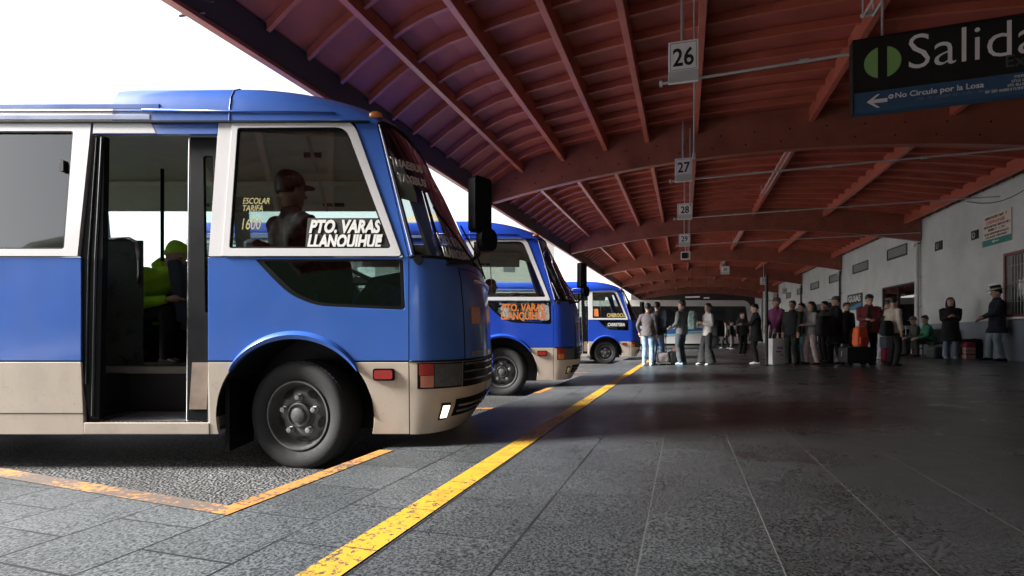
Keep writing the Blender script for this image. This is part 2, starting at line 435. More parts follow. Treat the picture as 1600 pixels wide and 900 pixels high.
# painted lines
def floor_strip(name, pts_vu, m, lift=0.004):
    b = MB(); b.add([Vector((v, u, fuv(u, v) + lift)) for v, u in pts_vu], [tuple(range(len(pts_vu)))])
    return tag(b.build(name, m, rot=(0, 0, STN)), kind='structure')
floor_strip('yellow_safety_line', [(-1.155, -6), (-1.015, -6), (-1.015, 30), (-1.155, 30)], M_yel)
kb = 0.10
floor_strip('bay_edge_marking', [(KERB_V, 1.75), (KERB_V + kb, 1.65), (KERB_V + kb, 2.95), (KERB_V, 2.95)], M_ora)
floor_strip('bay_side_marking', [(KERB_V, 1.75), (-4.0, 1.93), (-9.0, 2.365), (-9.0, 2.245), (-4.0, 1.81), (KERB_V + kb, 1.65)], M_ora2)
floor_strip('bay_edge_marking', [(KERB_V, 6.6), (KERB_V + kb, 6.6), (KERB_V + kb, 7.4), (KERB_V, 7.4)], M_ora)
def yard_strip(name, pts, m, lift=0.006):
    b = MB(); b.add([(x, y, yz(y) + lift) for x, y in pts], [tuple(range(len(pts)))])
    return tag(b.build(name, m), kind='structure')
for (xa, ya) in ((0.22, 6.35), (2.15, 12.6), (4.0, 17.9)):
    yard_strip('bay_line', [(xa - 7, ya), (xa, ya), (xa + 0.04, ya + 0.13), (xa - 7, ya + 0.13)], M_ora)

# ------------------------------------------------------------------ canopy
M_beam = mat('red stained timber', (0.25, 0.076, 0.048), 0.42, var=0.32, scale=1.6, bump=0.08, bscale=30)
M_slat = mat('red stained slats', (0.37, 0.094, 0.060), 0.4, var=0.3, scale=1.6, bump=0.08, bscale=30)  # lighter copy of the beam timber; light on the purlins put into the colour
M_deck = mat('red stained boards', (0.30, 0.066, 0.046), 0.55, var=0.32, scale=2.0, bump=0.08, bscale=30)
M_zinc = mat('dark painted zinc', (0.045, 0.048, 0.052), 0.5, var=0.2, scale=2)
M_roof = mat('roof sheeting', (0.30, 0.30, 0.31), 0.5, metal=0.3, var=0.15, scale=1.5)
M_bolt = mat('dark steel', (0.03, 0.03, 0.032), 0.5, metal=0.6, var=0.1)
canopy = thing('station_canopy', 'arched red timber canopy roof on curved beams sheltering the bus platform', 'canopy', (0, 0, 0), STN)
U0, U1 = -24.3, 62.0
BEAMS = [2.5 + 8.8 * k for k in range(-3, 7)]
VL, VR = -4.40, 7.36
def vs_range(a, b, n): return [a + (b - a) * k / n for k in range(n + 1)]
DK = 0.80                                        # deck underside over beam underside
def dk(v):                                       # the beams taper towards the eave
    t = max(0.0, min(1.0, (-3.15 - v) / 1.25))
    return DK - 0.43 * t * (0.55 + 0.45 * t)
for ub in BEAMS:
    b = MB(); rows = []
    for v in vs_range(VL + 0.05, VR, 36):
        zb = arch(v)
        rows.append([(v, ub - 0.085, zb), (v, ub + 0.085, zb), (v, ub + 0.085, zb + dk(v) - 0.004), (v, ub - 0.085, zb + dk(v) - 0.004)])
    b.rings([[Vector(p) for p in r] for r in rows])
    b.cur = 1
    for v in vs_range(-3.9, 6.9, 17):
        for dv, dz in ((0, 0.16), (0.16, 0.40)):
            if dz < dk(v) - .15: b.lathe([(0.018, -0.012), (0.018, 0.0)], 8, 'y', (v + dv, ub - 0.085, arch(v + dv) + dz))
    b.build('beam', [M_beam, M_bolt], canopy)
PURLINS = [-3.58, -2.60, -1.64, -0.75, 0.23, 2.36, 4.60, 6.95]
for v in PURLINS:
    b = MB(); zb = arch(v) + 0.50
    b.box((v - 0.045, U0, zb), (v + 0.045, U1, arch(v) + dk(v) - 0.009))
    b.build('purlin', M_slat, canopy, bevel=0.006)
for i in range(len(BEAMS) - 1):
    for k in range(1, 14):
        u = BEAMS[i] + 8.8 * k / 14
        if u < -14: continue
        b = MB(); rows = []
        for v in vs_range(VL + 0.06, VR, 36):
            zb = arch(v) + dk(v)
            rows.append([Vector((v, u - 0.026, zb - 0.115)), Vector((v, u + 0.026, zb - 0.115)), Vector((v, u + 0.026, zb - 0.003)), Vector((v, u - 0.026, zb - 0.003))])
        b.rings(rows); b.build('joist', M_slat, canopy)
b = MB(); rows = []
for v in vs_range(VL - 0.1, 7.9, 44):
    zb = arch(v) + dk(v)
    rows.append([Vector((v, U0, zb)), Vector((v, U1, zb)), Vector((v, U1, zb + 0.03)), Vector((v, U0, zb + 0.03))])
b.rings(rows); b.build('deck', M_deck, canopy)
b = MB(); rows = []
for v in vs_range(VL - 0.16, 8.0, 44):
    zb = arch(v) + dk(v) + 0.036
    rows.append([Vector((v, U0, zb)), Vector((v, U1, zb)), Vector((v, U1, zb + 0.03)), Vector((v, U0, zb + 0.03))])
b.rings(rows); b.build('roof_sheet', M_roof, canopy)
ze = arch(VL)
b = MB(); b.box((VL - 0.03, U0, ze + 0.02), (VL + 0.03, U1, ze + dk(VL) + 0.01)); b.build('fascia_board', M_zinc, canopy)
b = MB(); b.box((VL - 0.05, U0, ze - 0.03), (VL + 0.045, U1, ze + 0.018)); b.build('edge_trim', M_beam, canopy, bevel=0.005)
# wooded rise behind the yard, seen only in the glass of the buses
M_hill = mat('wooded rise', (0.035, 0.055, 0.03), 0.9, var=0.4, scale=0.15)
mb = MB(); rows = []
for j, (d, zf) in enumerate(((62, 0.0), (66, 0.55), (72, 0.85), (84, 1.0), (130, 0.9))):
    row = []
    for i in range(61):
        a = R(170 + i * 1.9)
        hh = (19 + 13 * max(0, min(1, (245 - (170 + i * 1.9)) / 12))) * .98 + 5 * math.sin(i * .35) + 3 * math.sin(i * .9 + 1) + 1.5 * math.sin(i * 2.3)
        row.append(Vector((d * math.sin(a), d * math.cos(a), -.3 + hh * zf)))
    rows.append(row)
mb.grid(rows)
tag(mb.build('hills', M_hill, smooth=True), kind='structure')

# ------------------------------------------------------------------ station wall along the platform
WV = 7.40
def WP(px, py):                                  # a point of the wall face: (u, z)
    t = (px - 800) / 787
    u = WV * (C_ + t * S_) / (t * C_ - S_)
    Y = u * C_ - WV * S_
    return u, H + (512 - py) / 787 * Y
M_wall = mat('grey rendered wall', (0.54, 0.57, 0.575), 0.8, var=0.16, scale=1.1, bump=0.15, bscale=25)
M_dado = mat('blue grey wall paint', (0.20, 0.235, 0.28), 0.55, var=0.15, scale=1.5)
M_black = mat('black painted metal', (0.012, 0.012, 0.013), 0.4, var=0.1)
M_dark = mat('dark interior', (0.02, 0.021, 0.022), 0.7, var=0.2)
M_pipe = mat('pale grey pipe', (0.42, 0.43, 0.43), 0.45, var=0.1)
M_white = mat('white paint', (0.72, 0.72, 0.70), 0.5, var=0.06)
M_ink = mat('black ink', (0.012, 0.012, 0.012), 0.5, var=0)
M_glassd = glass('shop glass', (0.55, 0.58, 0.58))
M_redfr = mat('reddish window frame', (0.22, 0.07, 0.055), 0.5, var=0.2)
M_steel = mat('galvanised steel', (0.50, 0.51, 0.52), 0.35, metal=0.6, var=0.12)

building = thing('station_building', 'long grey rendered station building with blue grey base band along the platform', 'building', (0, 0, 0), STN)
def wall_pt(p, t): return Vector((WV + t, p[0], p[1]))
holes = {
    'barred_window': (12.6, 15.45, 1.05, 2.46),
    'shop_window': (20.6, 23.6, 0.30, 2.30),
    'ticket_hall': (29.9, 37.4, -0.62, 1.72),
    'ticket_hall_b': (39.5, 46.5, -0.8, 1.5),
}
outer = [(-60, 0.9), (74, -1.35), (74, 4.3), (-60, 4.3)]
b = MB()
b.plate([outer] + [[(a, c), (bb, c), (bb, d), (a, d)] for a, bb, c, d in holes.values()], wall_pt, 0.0, 0.28)
b.build('wall', M_wall, building)
b = MB()
def dado_rows(u0, u1):
    b.plate([[(u0, fuv(u0, WV) - 0.02), (u1, fuv(u1, WV) - 0.02), (u1, fuv(u1, WV) + 0.98), (u0, fuv(u0, WV) + 0.98)]], wall_pt, -0.008, -0.0005)
dado_rows(-60, 20.0); dado_rows(24.0, 29.85); b.build('base_band', M_dado, building)
# the rooms behind the openings
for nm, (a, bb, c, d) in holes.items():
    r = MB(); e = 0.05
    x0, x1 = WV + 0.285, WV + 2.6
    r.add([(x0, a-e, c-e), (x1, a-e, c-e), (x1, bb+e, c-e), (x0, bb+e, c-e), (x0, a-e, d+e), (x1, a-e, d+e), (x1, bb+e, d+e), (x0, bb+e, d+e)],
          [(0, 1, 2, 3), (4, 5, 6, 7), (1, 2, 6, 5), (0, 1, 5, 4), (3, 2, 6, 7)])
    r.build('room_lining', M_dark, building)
# barred window
a, bb, c, d = holes['barred_window']
w = MB(); w.plate([[(a - .07, c - .07), (bb + .07, c - .07), (bb + .07, d + .07), (a - .07, d + .07)], [(a, c), (bb, c), (bb, d), (a, d)]], wall_pt, -0.03, 0.02)
win = w.build('barred_window', M_redfr, building, bevel=0.005)
w = MB(); w.box((WV + .10, a, c), (WV + .106, bb, d)); w.build('pane', M_glassd, win)
w = MB()
u = a + 0.06
while u < bb: w.tube([(WV + .03, u, c), (WV + .03, u, d)], 0.009, 6, False); u += 0.115
for z in (c + .3, c + .75, d - .25): w.tube([(WV + .03, a, z), (WV + .03, bb, z)], 0.009, 6, False)
w.build('window_grille', M_steel, win)
w = MB(); w.box((WV - .10, a - .12, c - .12), (WV + .05, bb + .12, c - .072)); w.build('sill', M_white, win, bevel=0.006)
for k, (uu, zz, hh) in enumerate(((13.2, 1.5, .5), (14.2, 1.75, .35), (15.0, 1.35, .5))):
    w = MB(); w.box((WV + .9, uu, zz), (WV + .915, uu + .5, zz + hh)); tag(w.build('price_board', mat('pale board', (0.5, 0.5, 0.46), 0.6), rot=(0, 0, STN)),
        ('pale square board hanging inside the barred window, nearest the sill', 'small pale board hanging high behind the window bars', 'tall pale board behind the bars beside the window edge')[k], 'board')
# shop window with green plants behind
a, bb, c, d = holes['shop_window']
w = MB(); w.plate([[(a, c), (bb, c), (bb, d), (a, d)], [(a + .06, c + .06), ((a + bb) / 2 - .03, c + .06), ((a + bb) / 2 - .03, d - .06), (a + .06, d - .06)],
                   [((a + bb) / 2 + .03, c + .06), (bb - .06, c + .06), (bb - .06, d - .06), ((a + bb) / 2 + .03, d - .06)]], wall_pt, 0.03, 0.09)
win = w.build('shop_window', M_black, building)
w = MB(); w.box((WV + .058, a + .05, c + .05), (WV + .063, bb - .05, d - .05)); w.build('pane', M_glassd, win)
# vents high on the wall
M_vent = mat('vent louvre', (0.05, 0.053, 0.055), 0.5, var=0.1)
for (x0, y0, x1, y1) in ((1387, 403, 1418, 386), (1333, 425, 1357, 411), (1296, 441, 1311.5, 428), (1267, 452, 1280, 441.5), (1246, 460, 1254, 451), (1229, 466, 1236, 458)):
    ua, _ = WP(x0, 400); ub, _ = WP(x1, 400)
    z0 = (WP(x0, y0 + 6)[1] + WP(x1, y0 - 6)[1]) / 2; z1 = z0 + 0.42
    v_ = MB(); v_.plate([[(ua, z0), (ub, z0), (ub, z1), (ua, z1)], [(ua - .05, z0 + .05), (ub + .05, z0 + .05), (ub + .05, z1 - .05), (ua - .05, z1 - .05)]], wall_pt, -0.03, -0.001)
    vo = v_.build('vent', M_vent, building)
    v_ = MB()
    for q in range(6): v_.box((WV - .022, ub + .05, z0 + .06 + q * .052), (WV - .004, ua - .05, z0 + .085 + q * .052))
    v_.build('louvre_slat', M_vent, vo)
# pilasters and downpipes at the beams
for ub in BEAMS:
    if ub < 10: continue
    w = MB(); w.box((WV - .055, ub + .14, fuv(ub, WV) - .05), (WV - .001, ub + .36, arch(WV) - .002)); w.build('pilaster', M_wall, building)
    w = MB(); w.tube([(WV - .09, ub + .02, fuv(ub, WV)), (WV - .09, ub + .02, arch(WV) - .35), (WV - .06, ub + .02, arch(WV) - .02)], 0.045, 10)
    for z in (0.4, 1.4, 2.4): w.box((WV - .14, ub - .035, z), (WV - .0, ub + .075, z + .03))
    w.build('downpipe', M_pipe if ub < 25 else M_black, building, smooth=True, angle=40)
# ticket hall awning and frames
a, bb, c, d = holes['ticket_hall']
w = MB(); w.box((WV - .42, a - .3, d - .02), (WV - .003, bb + .3, d + .30)); w.build('awning', M_black, building, bevel=0.01)
w = MB()
for uu in (a + .03, a + 2.4, a + 4.8, bb - .03): w.box((WV + .04, uu - .03, c), (WV + .10, uu + .03, d - .025))
w.build('hall_frame', M_steel, building)
# cable sagging under the eaves
w = MB(); pts = []
u1, z1 = WP(1640, 270); u2, z2 = WP(1512, 315)
for k in range(17):
    t = k / 16; pts.append((WV - .02, u1 + (u2 - u1) * t, z1 + (z2 - z1) * t - 0.28 * math.sin(math.pi * t)))
w.tube(pts, 0.009, 6); tag(w.build('cable', M_black, rot=(0, 0, STN)), 'thin black cable sagging across the grey wall under the roof', 'cable')

# end of the hall
end = thing('end_building', 'dark building closing the far end of the covered platform', 'building', (0, 0, 0), STN)
w = MB(); w.box((-6, 61.4, -1.5), (7.9, 61.7, 6.4)); w.build('wall', mat('dark red end wall', (0.03, 0.022, 0.022), 0.8, var=0.3, scale=0.6), end)
w = MB()
for k in range(6): w.box((-5 + 2.1 * k, 61.33, 0.2), (-3.6 + 2.1 * k, 61.395, 1.9))
w.build('window', mat('dull window', (0.09, 0.10, 0.105), 0.15, var=0.3), end)

# ------------------------------------------------------------------ signs on the wall
def wall_board(name, label, cat, px0, px1, pyt, pyb, m, t=0.02):
    ua, _ = WP(px0, 400); ub, _ = WP(px1, 400); um = (ua + ub) / 2
    xm = (px0 + px1) / 2
    z1 = WP(xm, pyt)[1]; z0 = WP(xm, pyb)[1]
    o = MB(); o.box((WV - t - .003, min(ua, ub), z0), (WV - .003, max(ua, ub), z1))
    o = o.build(name, m, rot=(0, 0, STN), bevel=0.002); tag(o, label, cat)
    # local frame for lettering: x runs from the far end (left in view) towards the camera
    M = frame_m((WV - t - .005, max(ua, ub), z0), (0, -1, 0), (0, 0, 1))
    return o, M, abs(ua - ub), z1 - z0
M_cream = mat('cream board', (0.66, 0.60, 0.52), 0.5, var=0.05)
M_teal = mat('teal band', (0.03, 0.22, 0.20), 0.5, var=0.05)
M_redink = mat('red ink', (0.62, 0.10, 0.13), 0.5, var=0)
o, M, w_, h_ = wall_board('notice_board', 'cream notice board with black and red lettering and teal arrow band', 'notice', 1537, 1582, 332, 381, M_cream)
q = MB(); q.box((0, 0, 0.001), (w_, h_ * 0.20, 0.004)); q.v = [tuple(M @ Vector(p)) for p in q.v]; q.build('teal_band', M_teal, o)
q = MB(); q.add([M @ Vector(p) for p in ((w_*.34, h_*.11, .006), (w_*.46, h_*.17, .006), (w_*.42, h_*.125, .006), (w_*.60, h_*.125, .006), (w_*.60, h_*.095, .006), (w_*.42, h_*.095, .006), (w_*.46, h_*.05, .006))], [(0, 1, 2, 3, 4, 5, 6)]); q.build('arrow', M_white, o)
random.seed(3)
def scribble(parent, M, x0, x1, y, hgt, m, nm='lettering'):          # writing too small to be read in the photograph: broken strokes
    q = MB(); x = x0
    while x < x1:
        ww = hgt * random.uniform(0.35, 0.75)
        if random.random() > 0.14:
            k = random.random()
            q.box((x, y, .0015), (x + ww * .22, y + hgt, .003))
            if k > .3: q.box((x + ww*.22, y + hgt * .8, .0015), (x + ww * .8, y + hgt, .003))
            if k < .7: q.box((x + ww * .22, y, .0015), (x + ww * .8, y + hgt * .2, .003))
            if .2 < k < .8: q.box((x + ww * .6, y + hgt * .2, .0015), (x + ww * .8, y + hgt * .8, .003))
        x += ww
    q.v = [tuple(M @ Vector(p)) for p in q.v]
    return q.build(nm, m, parent, fix=False)
for (yy, hh, x0, x1, mm) in ((.86, .075, .10, .92, M_ink), (.70, .105, .14, .82, M_redink), (.585, .065, .06, .95, M_ink), (.47, .07, .22, .80, M_ink), (.35, .06, .08, .92, M_ink), (.25, .055, .12, .86, M_ink)):
    scribble(o, M, w_ * x0, w_ * x1, h_ * yy, h_ * hh, mm)
for (xa, xb, ya, yb, lab) in ((1519, 1529.5, 360, 374, 'small black square sign with pale curved symbol beside the cream notice board'), (1462, 1473, 377, 391, 'small black square sign with pale symbol high on the bare grey wall')):
    o, M, w_, h_ = wall_board('pictogram_sign', lab, 'sign', xa, xb, ya, yb, M_black)
    text('symbol', 'D' if xa > 1500 else 'U', h_ * .85, M_white, o, M @ Matrix.Translation((w_ * .18, h_ * .2, .001)))
o, M, w_, h_ = wall_board('wall_notice', 'small white paper notice on the wall above the hat', 'notice', 1545, 1557, 443, 458, M_white, .006)
scribble(o, M, w_ * .1, w_ * .9, h_ * .62, h_ * .18, M_redink); scribble(o, M, w_ * .1, w_ * .9, h_ * .25, h_ * .2, M_ink)
o, M, w_, h_ = wall_board('shop_sign', 'black sign with white lettering over a blue swoosh on the grey wall', 'sign', 1325, 1348, 459, 484, M_black)
text('lettering', 'GUIAS', h_ * .52, M_white, o, M @ Matrix.Translation((w_ * .07, h_ * .52, .001)), sx=w_ / (h_ * 1.75), bold=.006)
q = MB(); q.add([M @ Vector((w_ * x, h_ * y, .002)) for x, y in ((.02, .04), (.5, .04), (.97, .22), (.97, .42), (.6, .34), (.3, .2), (.02, .2))], [tuple(range(7))]); q.build('swoosh', mat('sign blue', (0.05, 0.25, 0.45), .5, var=0), o)
# striped banner in the ticket hall
q = MB(); cols = [mat('banner white', (.7, .7, .7), .7, var=.05), mat('banner pink', (.6, .12, .2), .7, var=.05), mat('banner dark', (.05, .05, .055), .7, var=.05)]
a = 30.6
bz0, bz1 = -0.1, 0.95
for k, ci in enumerate((0, 2, 0, 2, 0, 1, 1, 0, 2, 0, 2, 0)):
    q.cur = ci; q.box((WV + .16, a + k * .33, bz0), (WV + .18, a + k * .33 + .325, bz1))
tag(q.build('striped_banner', cols, rot=(0, 0, STN)), 'banner of upright white, pink and dark stripes in the ticket hall front', 'banner')

# ------------------------------------------------------------------ bay number signs hanging from the roof
M_num = mat('sign plate', (0.78, 0.78, 0.79), 0.45, var=0.05)
M_lgrey = mat('sign lower band', (0.50, 0.53, 0.50), 0.45, var=0.05)
def at(px, py, Y): return Vector(((px - 800) / 787 * Y, Y, H + (512 - py) / 787 * Y))
def bay_sign(num, px, pyt, pyb, Y, wpx, label):
    c = at(px, pyb, Y); w_ = wpx / 787 * Y; h_ = (pyb - pyt) / 787 * Y
    p = c.copy(); v = p.x * C_ - p.y * S_
    t = thing('bay_number_sign', label, 'sign', p, STN + R(3), 'bay number signs hung in a row from the roof')
    b = MB(); b.box((-w_ / 2, -.025, 0), (w_ / 2, .025, h_)); b.build('plate', M_num, t, bevel=0.004)
    b = MB(); b.box((-w_ / 2 + .002, -.0285, .004), (w_ / 2 - .002, -.0255, h_ * .27)); b.build('lower_band', M_lgrey, t)
    b = MB(); i = .022 * w_ / .36
    b.plate([[(-w_/2 + i, h_ * .29), (w_/2 - i, h_ * .29), (w_/2 - i, h_ - i), (-w_/2 + i, h_ - i)], [(-w_/2 + 1.35*i, h_ * .29 + .35*i), (w_/2 - 1.35*i, h_ * .29 + .35*i), (w_/2 - 1.35*i, h_ - 1.35*i), (-w_/2 + 1.35*i, h_ - 1.35*i)]],
            lambda p, t: Vector((p[0], t, p[1])), -.027, -.0252); b.build('border', mat('thin grey line', (.25, .25, .27), .5, var=0), t)
    if num:
        M = frame_m((0, -.0262, h_ * .40), (1, 0, 0), (0, 0, 1))
        text('number', num, h_ * .60, M_ink, t, M, 'CENTER', bold=.010 * h_, sx=.84 if h_ > 0.4 else .95)
    b = MB(); top = arch(v) + DK - p.z - .04
    b.tube([(-.01, 0, h_), (-.01, 0, top)], .022, 10); b.build('pole', M_steel, t, smooth=True, angle=40)
    return t, p, w_, h_
SG = [('26', 1067.5, 65, 129, 6.30, 44.5), ('27', 1068, 247.5, 284, 10.45, 25.5), ('28', 1070, 318, 343, 14.6, 22), ('29', 1069.5, 365.5, 385, 18.7, 16.5),
      ('30', 1133, 416, 428.5, 28.0, 12.5), ('31', 1193.5, 433, 445, 31.0, 10.5), ('32', 1198.5, 463.5, 472, 40.0, 9), ('33', 1212, 457, 466, 42.0, 9), ('34', 1226, 450, 459, 36.0, 7)]
for num, px, yt, yb, Y, wp in SG:
    t, p, w_, h_ = bay_sign(num, px, yt, yb, Y, wp, 'grey hanging plate with black number %s on a thin pole' % num)
    if num in ('26', '27', '28', '29'):
        r = MB(); u = p.x * S_ + p.y * C_; v = p.x * C_ - p.y * S_
        z = p.z + h_ * .10
        r.tube([(v - w_ / 2 - .09, u + .06, z), (v + 2.0, u + .06, z + .02), (WV - .1, u + .06, z + .03)], .017, 8)
        for q in (1.3, 2.6, 4.1): r.tube([(v + q, u + .06, z + .019), (v + q + .09, u + .06, z + .019)], .026, 8)
        r.tube([(v - w_ / 2 - .09, u + .06, z - .035), (v - w_ / 2 - .09, u + .06, z + .035)], .02, 8)
        tag(r.build('conduit', M_pipe, rot=(0, 0, STN), smooth=True, angle=40), 'pale level conduit pipe ' + {'26': 'running from the big near plate to the exit sign', '27': 'just below the first curved beam', '28': 'crossing midway between the first and second beams', '29': 'just below the second curved beam'}[num], 'pipe')
        r = MB(); ze_ = z - .95 if num == '26' else z - .5
        r.tube([(v + .13, u + .09, arch(v) + DK - .17), (v + .13, u + .09, ze_)], .010, 8); r.tube([(v + .13, u + .09, ze_ - .04), (v + .13, u + .09, ze_ + .03)], .022, 8)
        tag(r.build('drop_rod', M_pipe, rot=(0, 0, STN), smooth=True, angle=40), 'thin pale rod hanging down ' + {'26': 'behind the largest number plate', '27': 'below the first beam at the second number plate', '28': 'behind the third number plate', '29': 'behind the small fourth number plate above the screen'}[num], 'rod')
# black screen in a white frame under 29
p = at(1071, 405.5, 19.2)
t = thing('platform_screen', 'small black square screen in a white frame hanging under sign 29', 'screen', p, STN)
b = MB(); b.plate([[(-.17, 0), (.17, 0), (.17, .30), (-.17, .30)], [(-.135, .035), (.135, .035), (.135, .265), (-.135, .265)]], lambda p, t: Vector((p[0], t, p[1])), -.03, .03); b.build('frame', M_num, t)
b = MB(); b.box((-.134, -.02, .036), (.134, .02, .264)); b.build('display', M_black, t)
b = MB(); b.tube([(0, 0, .3), (0, 0, arch(0) + .78 - p.z)], .015, 8); b.build('pole', M_steel, t)
# slender pairs of rods under the roof
def rods(pts, lab):
    r = MB()
    for du in (0, .11):
        r.tube([(pts[0][0] + du, pts[0][1], pts[0][2]), (pts[1][0] + du, pts[1][1], pts[1][2])], .014, 8)
        r.tube([(pts[1][0] + du, pts[1][1], pts[1][2]), (pts[1][0] + du, pts[1][1], pts[1][2] + .25)], .010, 6)
        r.tube([(pts[0][0] + du, pts[0][1], pts[0][2]), (pts[0][0] + du, pts[0][1], pts[0][2] + .25)], .010, 6)
    r.box((pts[1][0] - .02, pts[1][1] - .03, pts[1][2] + .015), (pts[1][0] + .13, pts[1][1] + .03, pts[1][2] + .045))
    tag(r.build('lamp_rail', M_pipe, rot=(0, 0, STN), smooth=True, angle=40), lab, 'rail')
for k, (ua, ub) in enumerate(((3.5, 7.4), (12.2, 16.2), (21.0, 25.0), (29.8, 33.8))):
    rods([(2.12, ua, arch(2.2) + .36), (2.12, ub, arch(2.2) + .36)], ('pair of slender pale rails under the roof beside the exit sign', 'pair of slender rails between second and third beams', 'pair of slender rails above sign 30 past the third beam', 'pair of slender rails deep in the hall past the fourth beam')[k])

# ------------------------------------------------------------------ exit sign
p = at(1332, 181.5, 5.0)
es = thing('exit_sign', 'large black hanging sign reading Salida over a blue strip with white arrow', 'sign', p, STN)
SW, SH = 2.45, 0.715
b = MB(); b.box((0, -.05, .205), (SW, .05, SH)); b.build('panel', mat('sign black', (0.010, 0.012, 0.012), 0.42, var=.1), es, bevel=.004)
b = MB(); b.box((0, -.05, 0), (SW, .05, .202)); b.build('blue_strip', mat('sign navy', (0.035, 0.095, 0.19), 0.45, var=.06), es, bevel=.004)
M_green = mat('sign green', (0.22, 0.40, 0.13), 0.5, var=.04)
M_letter = mat('sign letter', (0.78, 0.75, 0.75), 0.5, var=0)
def es_m(x, z, y=-.0515): return frame_m((x, y, z), (1, 0, 0), (0, 0, 1))
for sgn in (-1, 1):
    pts = circle2(0, 0, .152, 20, -75, 75)
    b = MB(); b.plate([[(sgn * x + .235, z + .47) for x, z in pts]], lambda p, t: Vector((p[0], t, p[1])), -.055, -.0505); b.build('green_half_disc', M_green, es)
text('lettering', 'Salida', .475, M_letter, es, es_m(.425, .365), bold=-.004, sx=.95)
text('lettering', 'Exit', .16, mat('sign grey letter', (.07, .075, .075), .5, var=0), es, es_m(1.17, .262), sx=.95)
text('lettering', 'No Circule por la Losa', .072, M_letter, es, es_m(.335, .108), bold=.001, sx=1.02)
b = MB(); b.plate([[(.105, .10), (.19, .165), (.215, .165), (.16, .118), (.275, .118), (.275, .082), (.16, .082), (.215, .035), (.19, .035)]], lambda p, t: Vector((p[0], t, p[1])), -.053, -.0505); b.build('arrow', M_letter, es)
b = MB(); b.plate([circle2(.305, .128, .022, 16), [(.292, .124), (.318, .124), (.318, .133), (.292, .133)]], lambda p, t: Vector((p[0], t, p[1])), -.053, -.0505); b.build('no_entry_symbol', M_letter, es)
scribble(es, es_m(.50, .06), 0, .62, 0, .022, mat('sign dim letter', (.16, .2, .27), .5, var=0))
for k in range(4): scribble(es, es_m(1.12 + .12 * (k != 3) - .03 * k, .155 - .036 * k), 0, .62, 0, .022, M_letter)
for x in (.25, 2.2):
    b = MB(); b.tube([(x, 0, SH), (x, 0, arch(4) + .78 - p.z)], .012, 8); b.build('hanger', M_steel, es)
b = MB(); b.box((-.012, -.056, -.004), (0.0, .056, SH + .012)); b.box((0, -.056, SH + .001), (SW, .056, SH + .012)); b.build('frame', M_black, es)

# ------------------------------------------------------------------ midibuses
def hw(z):                                       # half width of the body at height z
    if z <= 0.767: return 0.975 + 0.025 * max(0, z - 0.264) / 0.503
    if z <= 1.485: return 1.0
    return 1.0 - 0.11 * (z - 1.485) / 0.975
def S(px, py):                                   # side elevation: (distance ahead of the front seam, height)
    Y = 3.46
    for _ in range(4):
        z = 1.0 + (512 - py) / 787 * Y
        Y = 3.46 + 1 - hw(z)
    return ((px - 800) / 787 * Y + 0.705, z)
def interp(tab, z):
    if z <= tab[0][0]: return tab[0][1]
    for (a, x), (b, y) in zip(tab, tab[1:]):
        if z <= b:
            t = (z - a) / (b - a); return x + (y - x) * t
    return tab[-1][1]
NOSE = [(.264, .37), (.36, .43), (.45, .49), (.6, .515), (.77, .52), (1.1, .505), (1.35, .475), (1.5, .43), (1.6, .38), (1.7, .325), (1.85, .25), (2.1, .13), (2.3, .02), (2.46, -.075), (2.55, -.12)]
SEAM = [(.264, 0), (1.49, 0), (2.46, -.25), (2.6, -.28)]
NEXP = 2.5
def front_pt(a, z, off=0.0):                     # a: 0 near-side seam, 90 nose, 180 far-side seam
    def raw(a, z):
        s, n, w = interp(SEAM, z), interp(NOSE, z), hw(z)
        ca, sa = math.cos(R(a)), math.sin(R(a))
        return Vector((s + (n - s) * abs(sa) ** (2 / NEXP), -w * math.copysign(abs(ca) ** (2 / NEXP), ca), z))
    p = raw(a, z)
    if off:
        e = 1.5
        t = raw(min(180, a + e), z) - raw(max(0, a - e), z); u = raw(a, min(2.55, z + .03)) - raw(a, max(.27, z - .03))
        n = t.cross(u).normalized()
        p = p + n * off
    return p
def front_inv(px, py):                           # photograph of the nearest bus -> (a, z) on its front
    best = None
    for i in range(1, 181):
        a = i * .5; z = 1.0
        for _ in range(5):
            p = front_pt(a, max(.27, min(2.54, z))); Y = 4.46 + p.y
            z = 1.0 + (512 - py) / 787 * Y
        X = p.x - .705; q = 800 + X / Y * 787
        if best is None or abs(q - px) < best[0]: best = (abs(q - px), a, z)
    return best[1], best[2]
A90 = sorted(set([0, 1.5, 3, 5, 8, 11, 14, 18, 22, 27, 32, 38, 45, 52, 60, 68, 76, 83, 90]))
A180 = A90 + [180 - a for a in reversed(A90[:-1])]

M_blue = coach_paint('blue coachwork', (0.033, 0.122, 0.48), 0.34, 0.7, 0.12)
M_blue2 = coach_paint('bright blue coachwork', (0.015, 0.070, 0.52), 0.30, 0.5, 0.10)
M_beige = coach_paint('beige coachwork', (0.60, 0.515, 0.425), 0.42, 0.2, 0.36)
M_silver = coach_paint('silver white coachwork', (0.62, 0.61, 0.62), 0.36, 0.3, 0.14)
M_rub = mat('black rubber', (0.006, 0.0065, 0.008), 0.5, var=0.1, spec=0.12)
M_tyre = mat('tyre rubber', (0.020, 0.020, 0.021), 0.78, var=0.25, scale=12, bump=0.2, bscale=90)
M_rim = mat('dull grey wheel', (0.115, 0.115, 0.115), 0.5, metal=0.25, var=0.3, scale=14)
M_chrome = mat('chrome', (0.65, 0.65, 0.66), 0.15, metal=1.0, var=0.05)
M_bglass = glass('bus glass', (0.86, 0.91, 0.89))
M_dglass = glass('dark bus glass', (0.70, 0.74, 0.73))
M_ceil = mat('beige headlining', (0.74, 0.71, 0.57), 0.8, var=0.08)
M_liner = mat('grey bus lining', (0.45, 0.46, 0.46), 0.7, var=0.1)
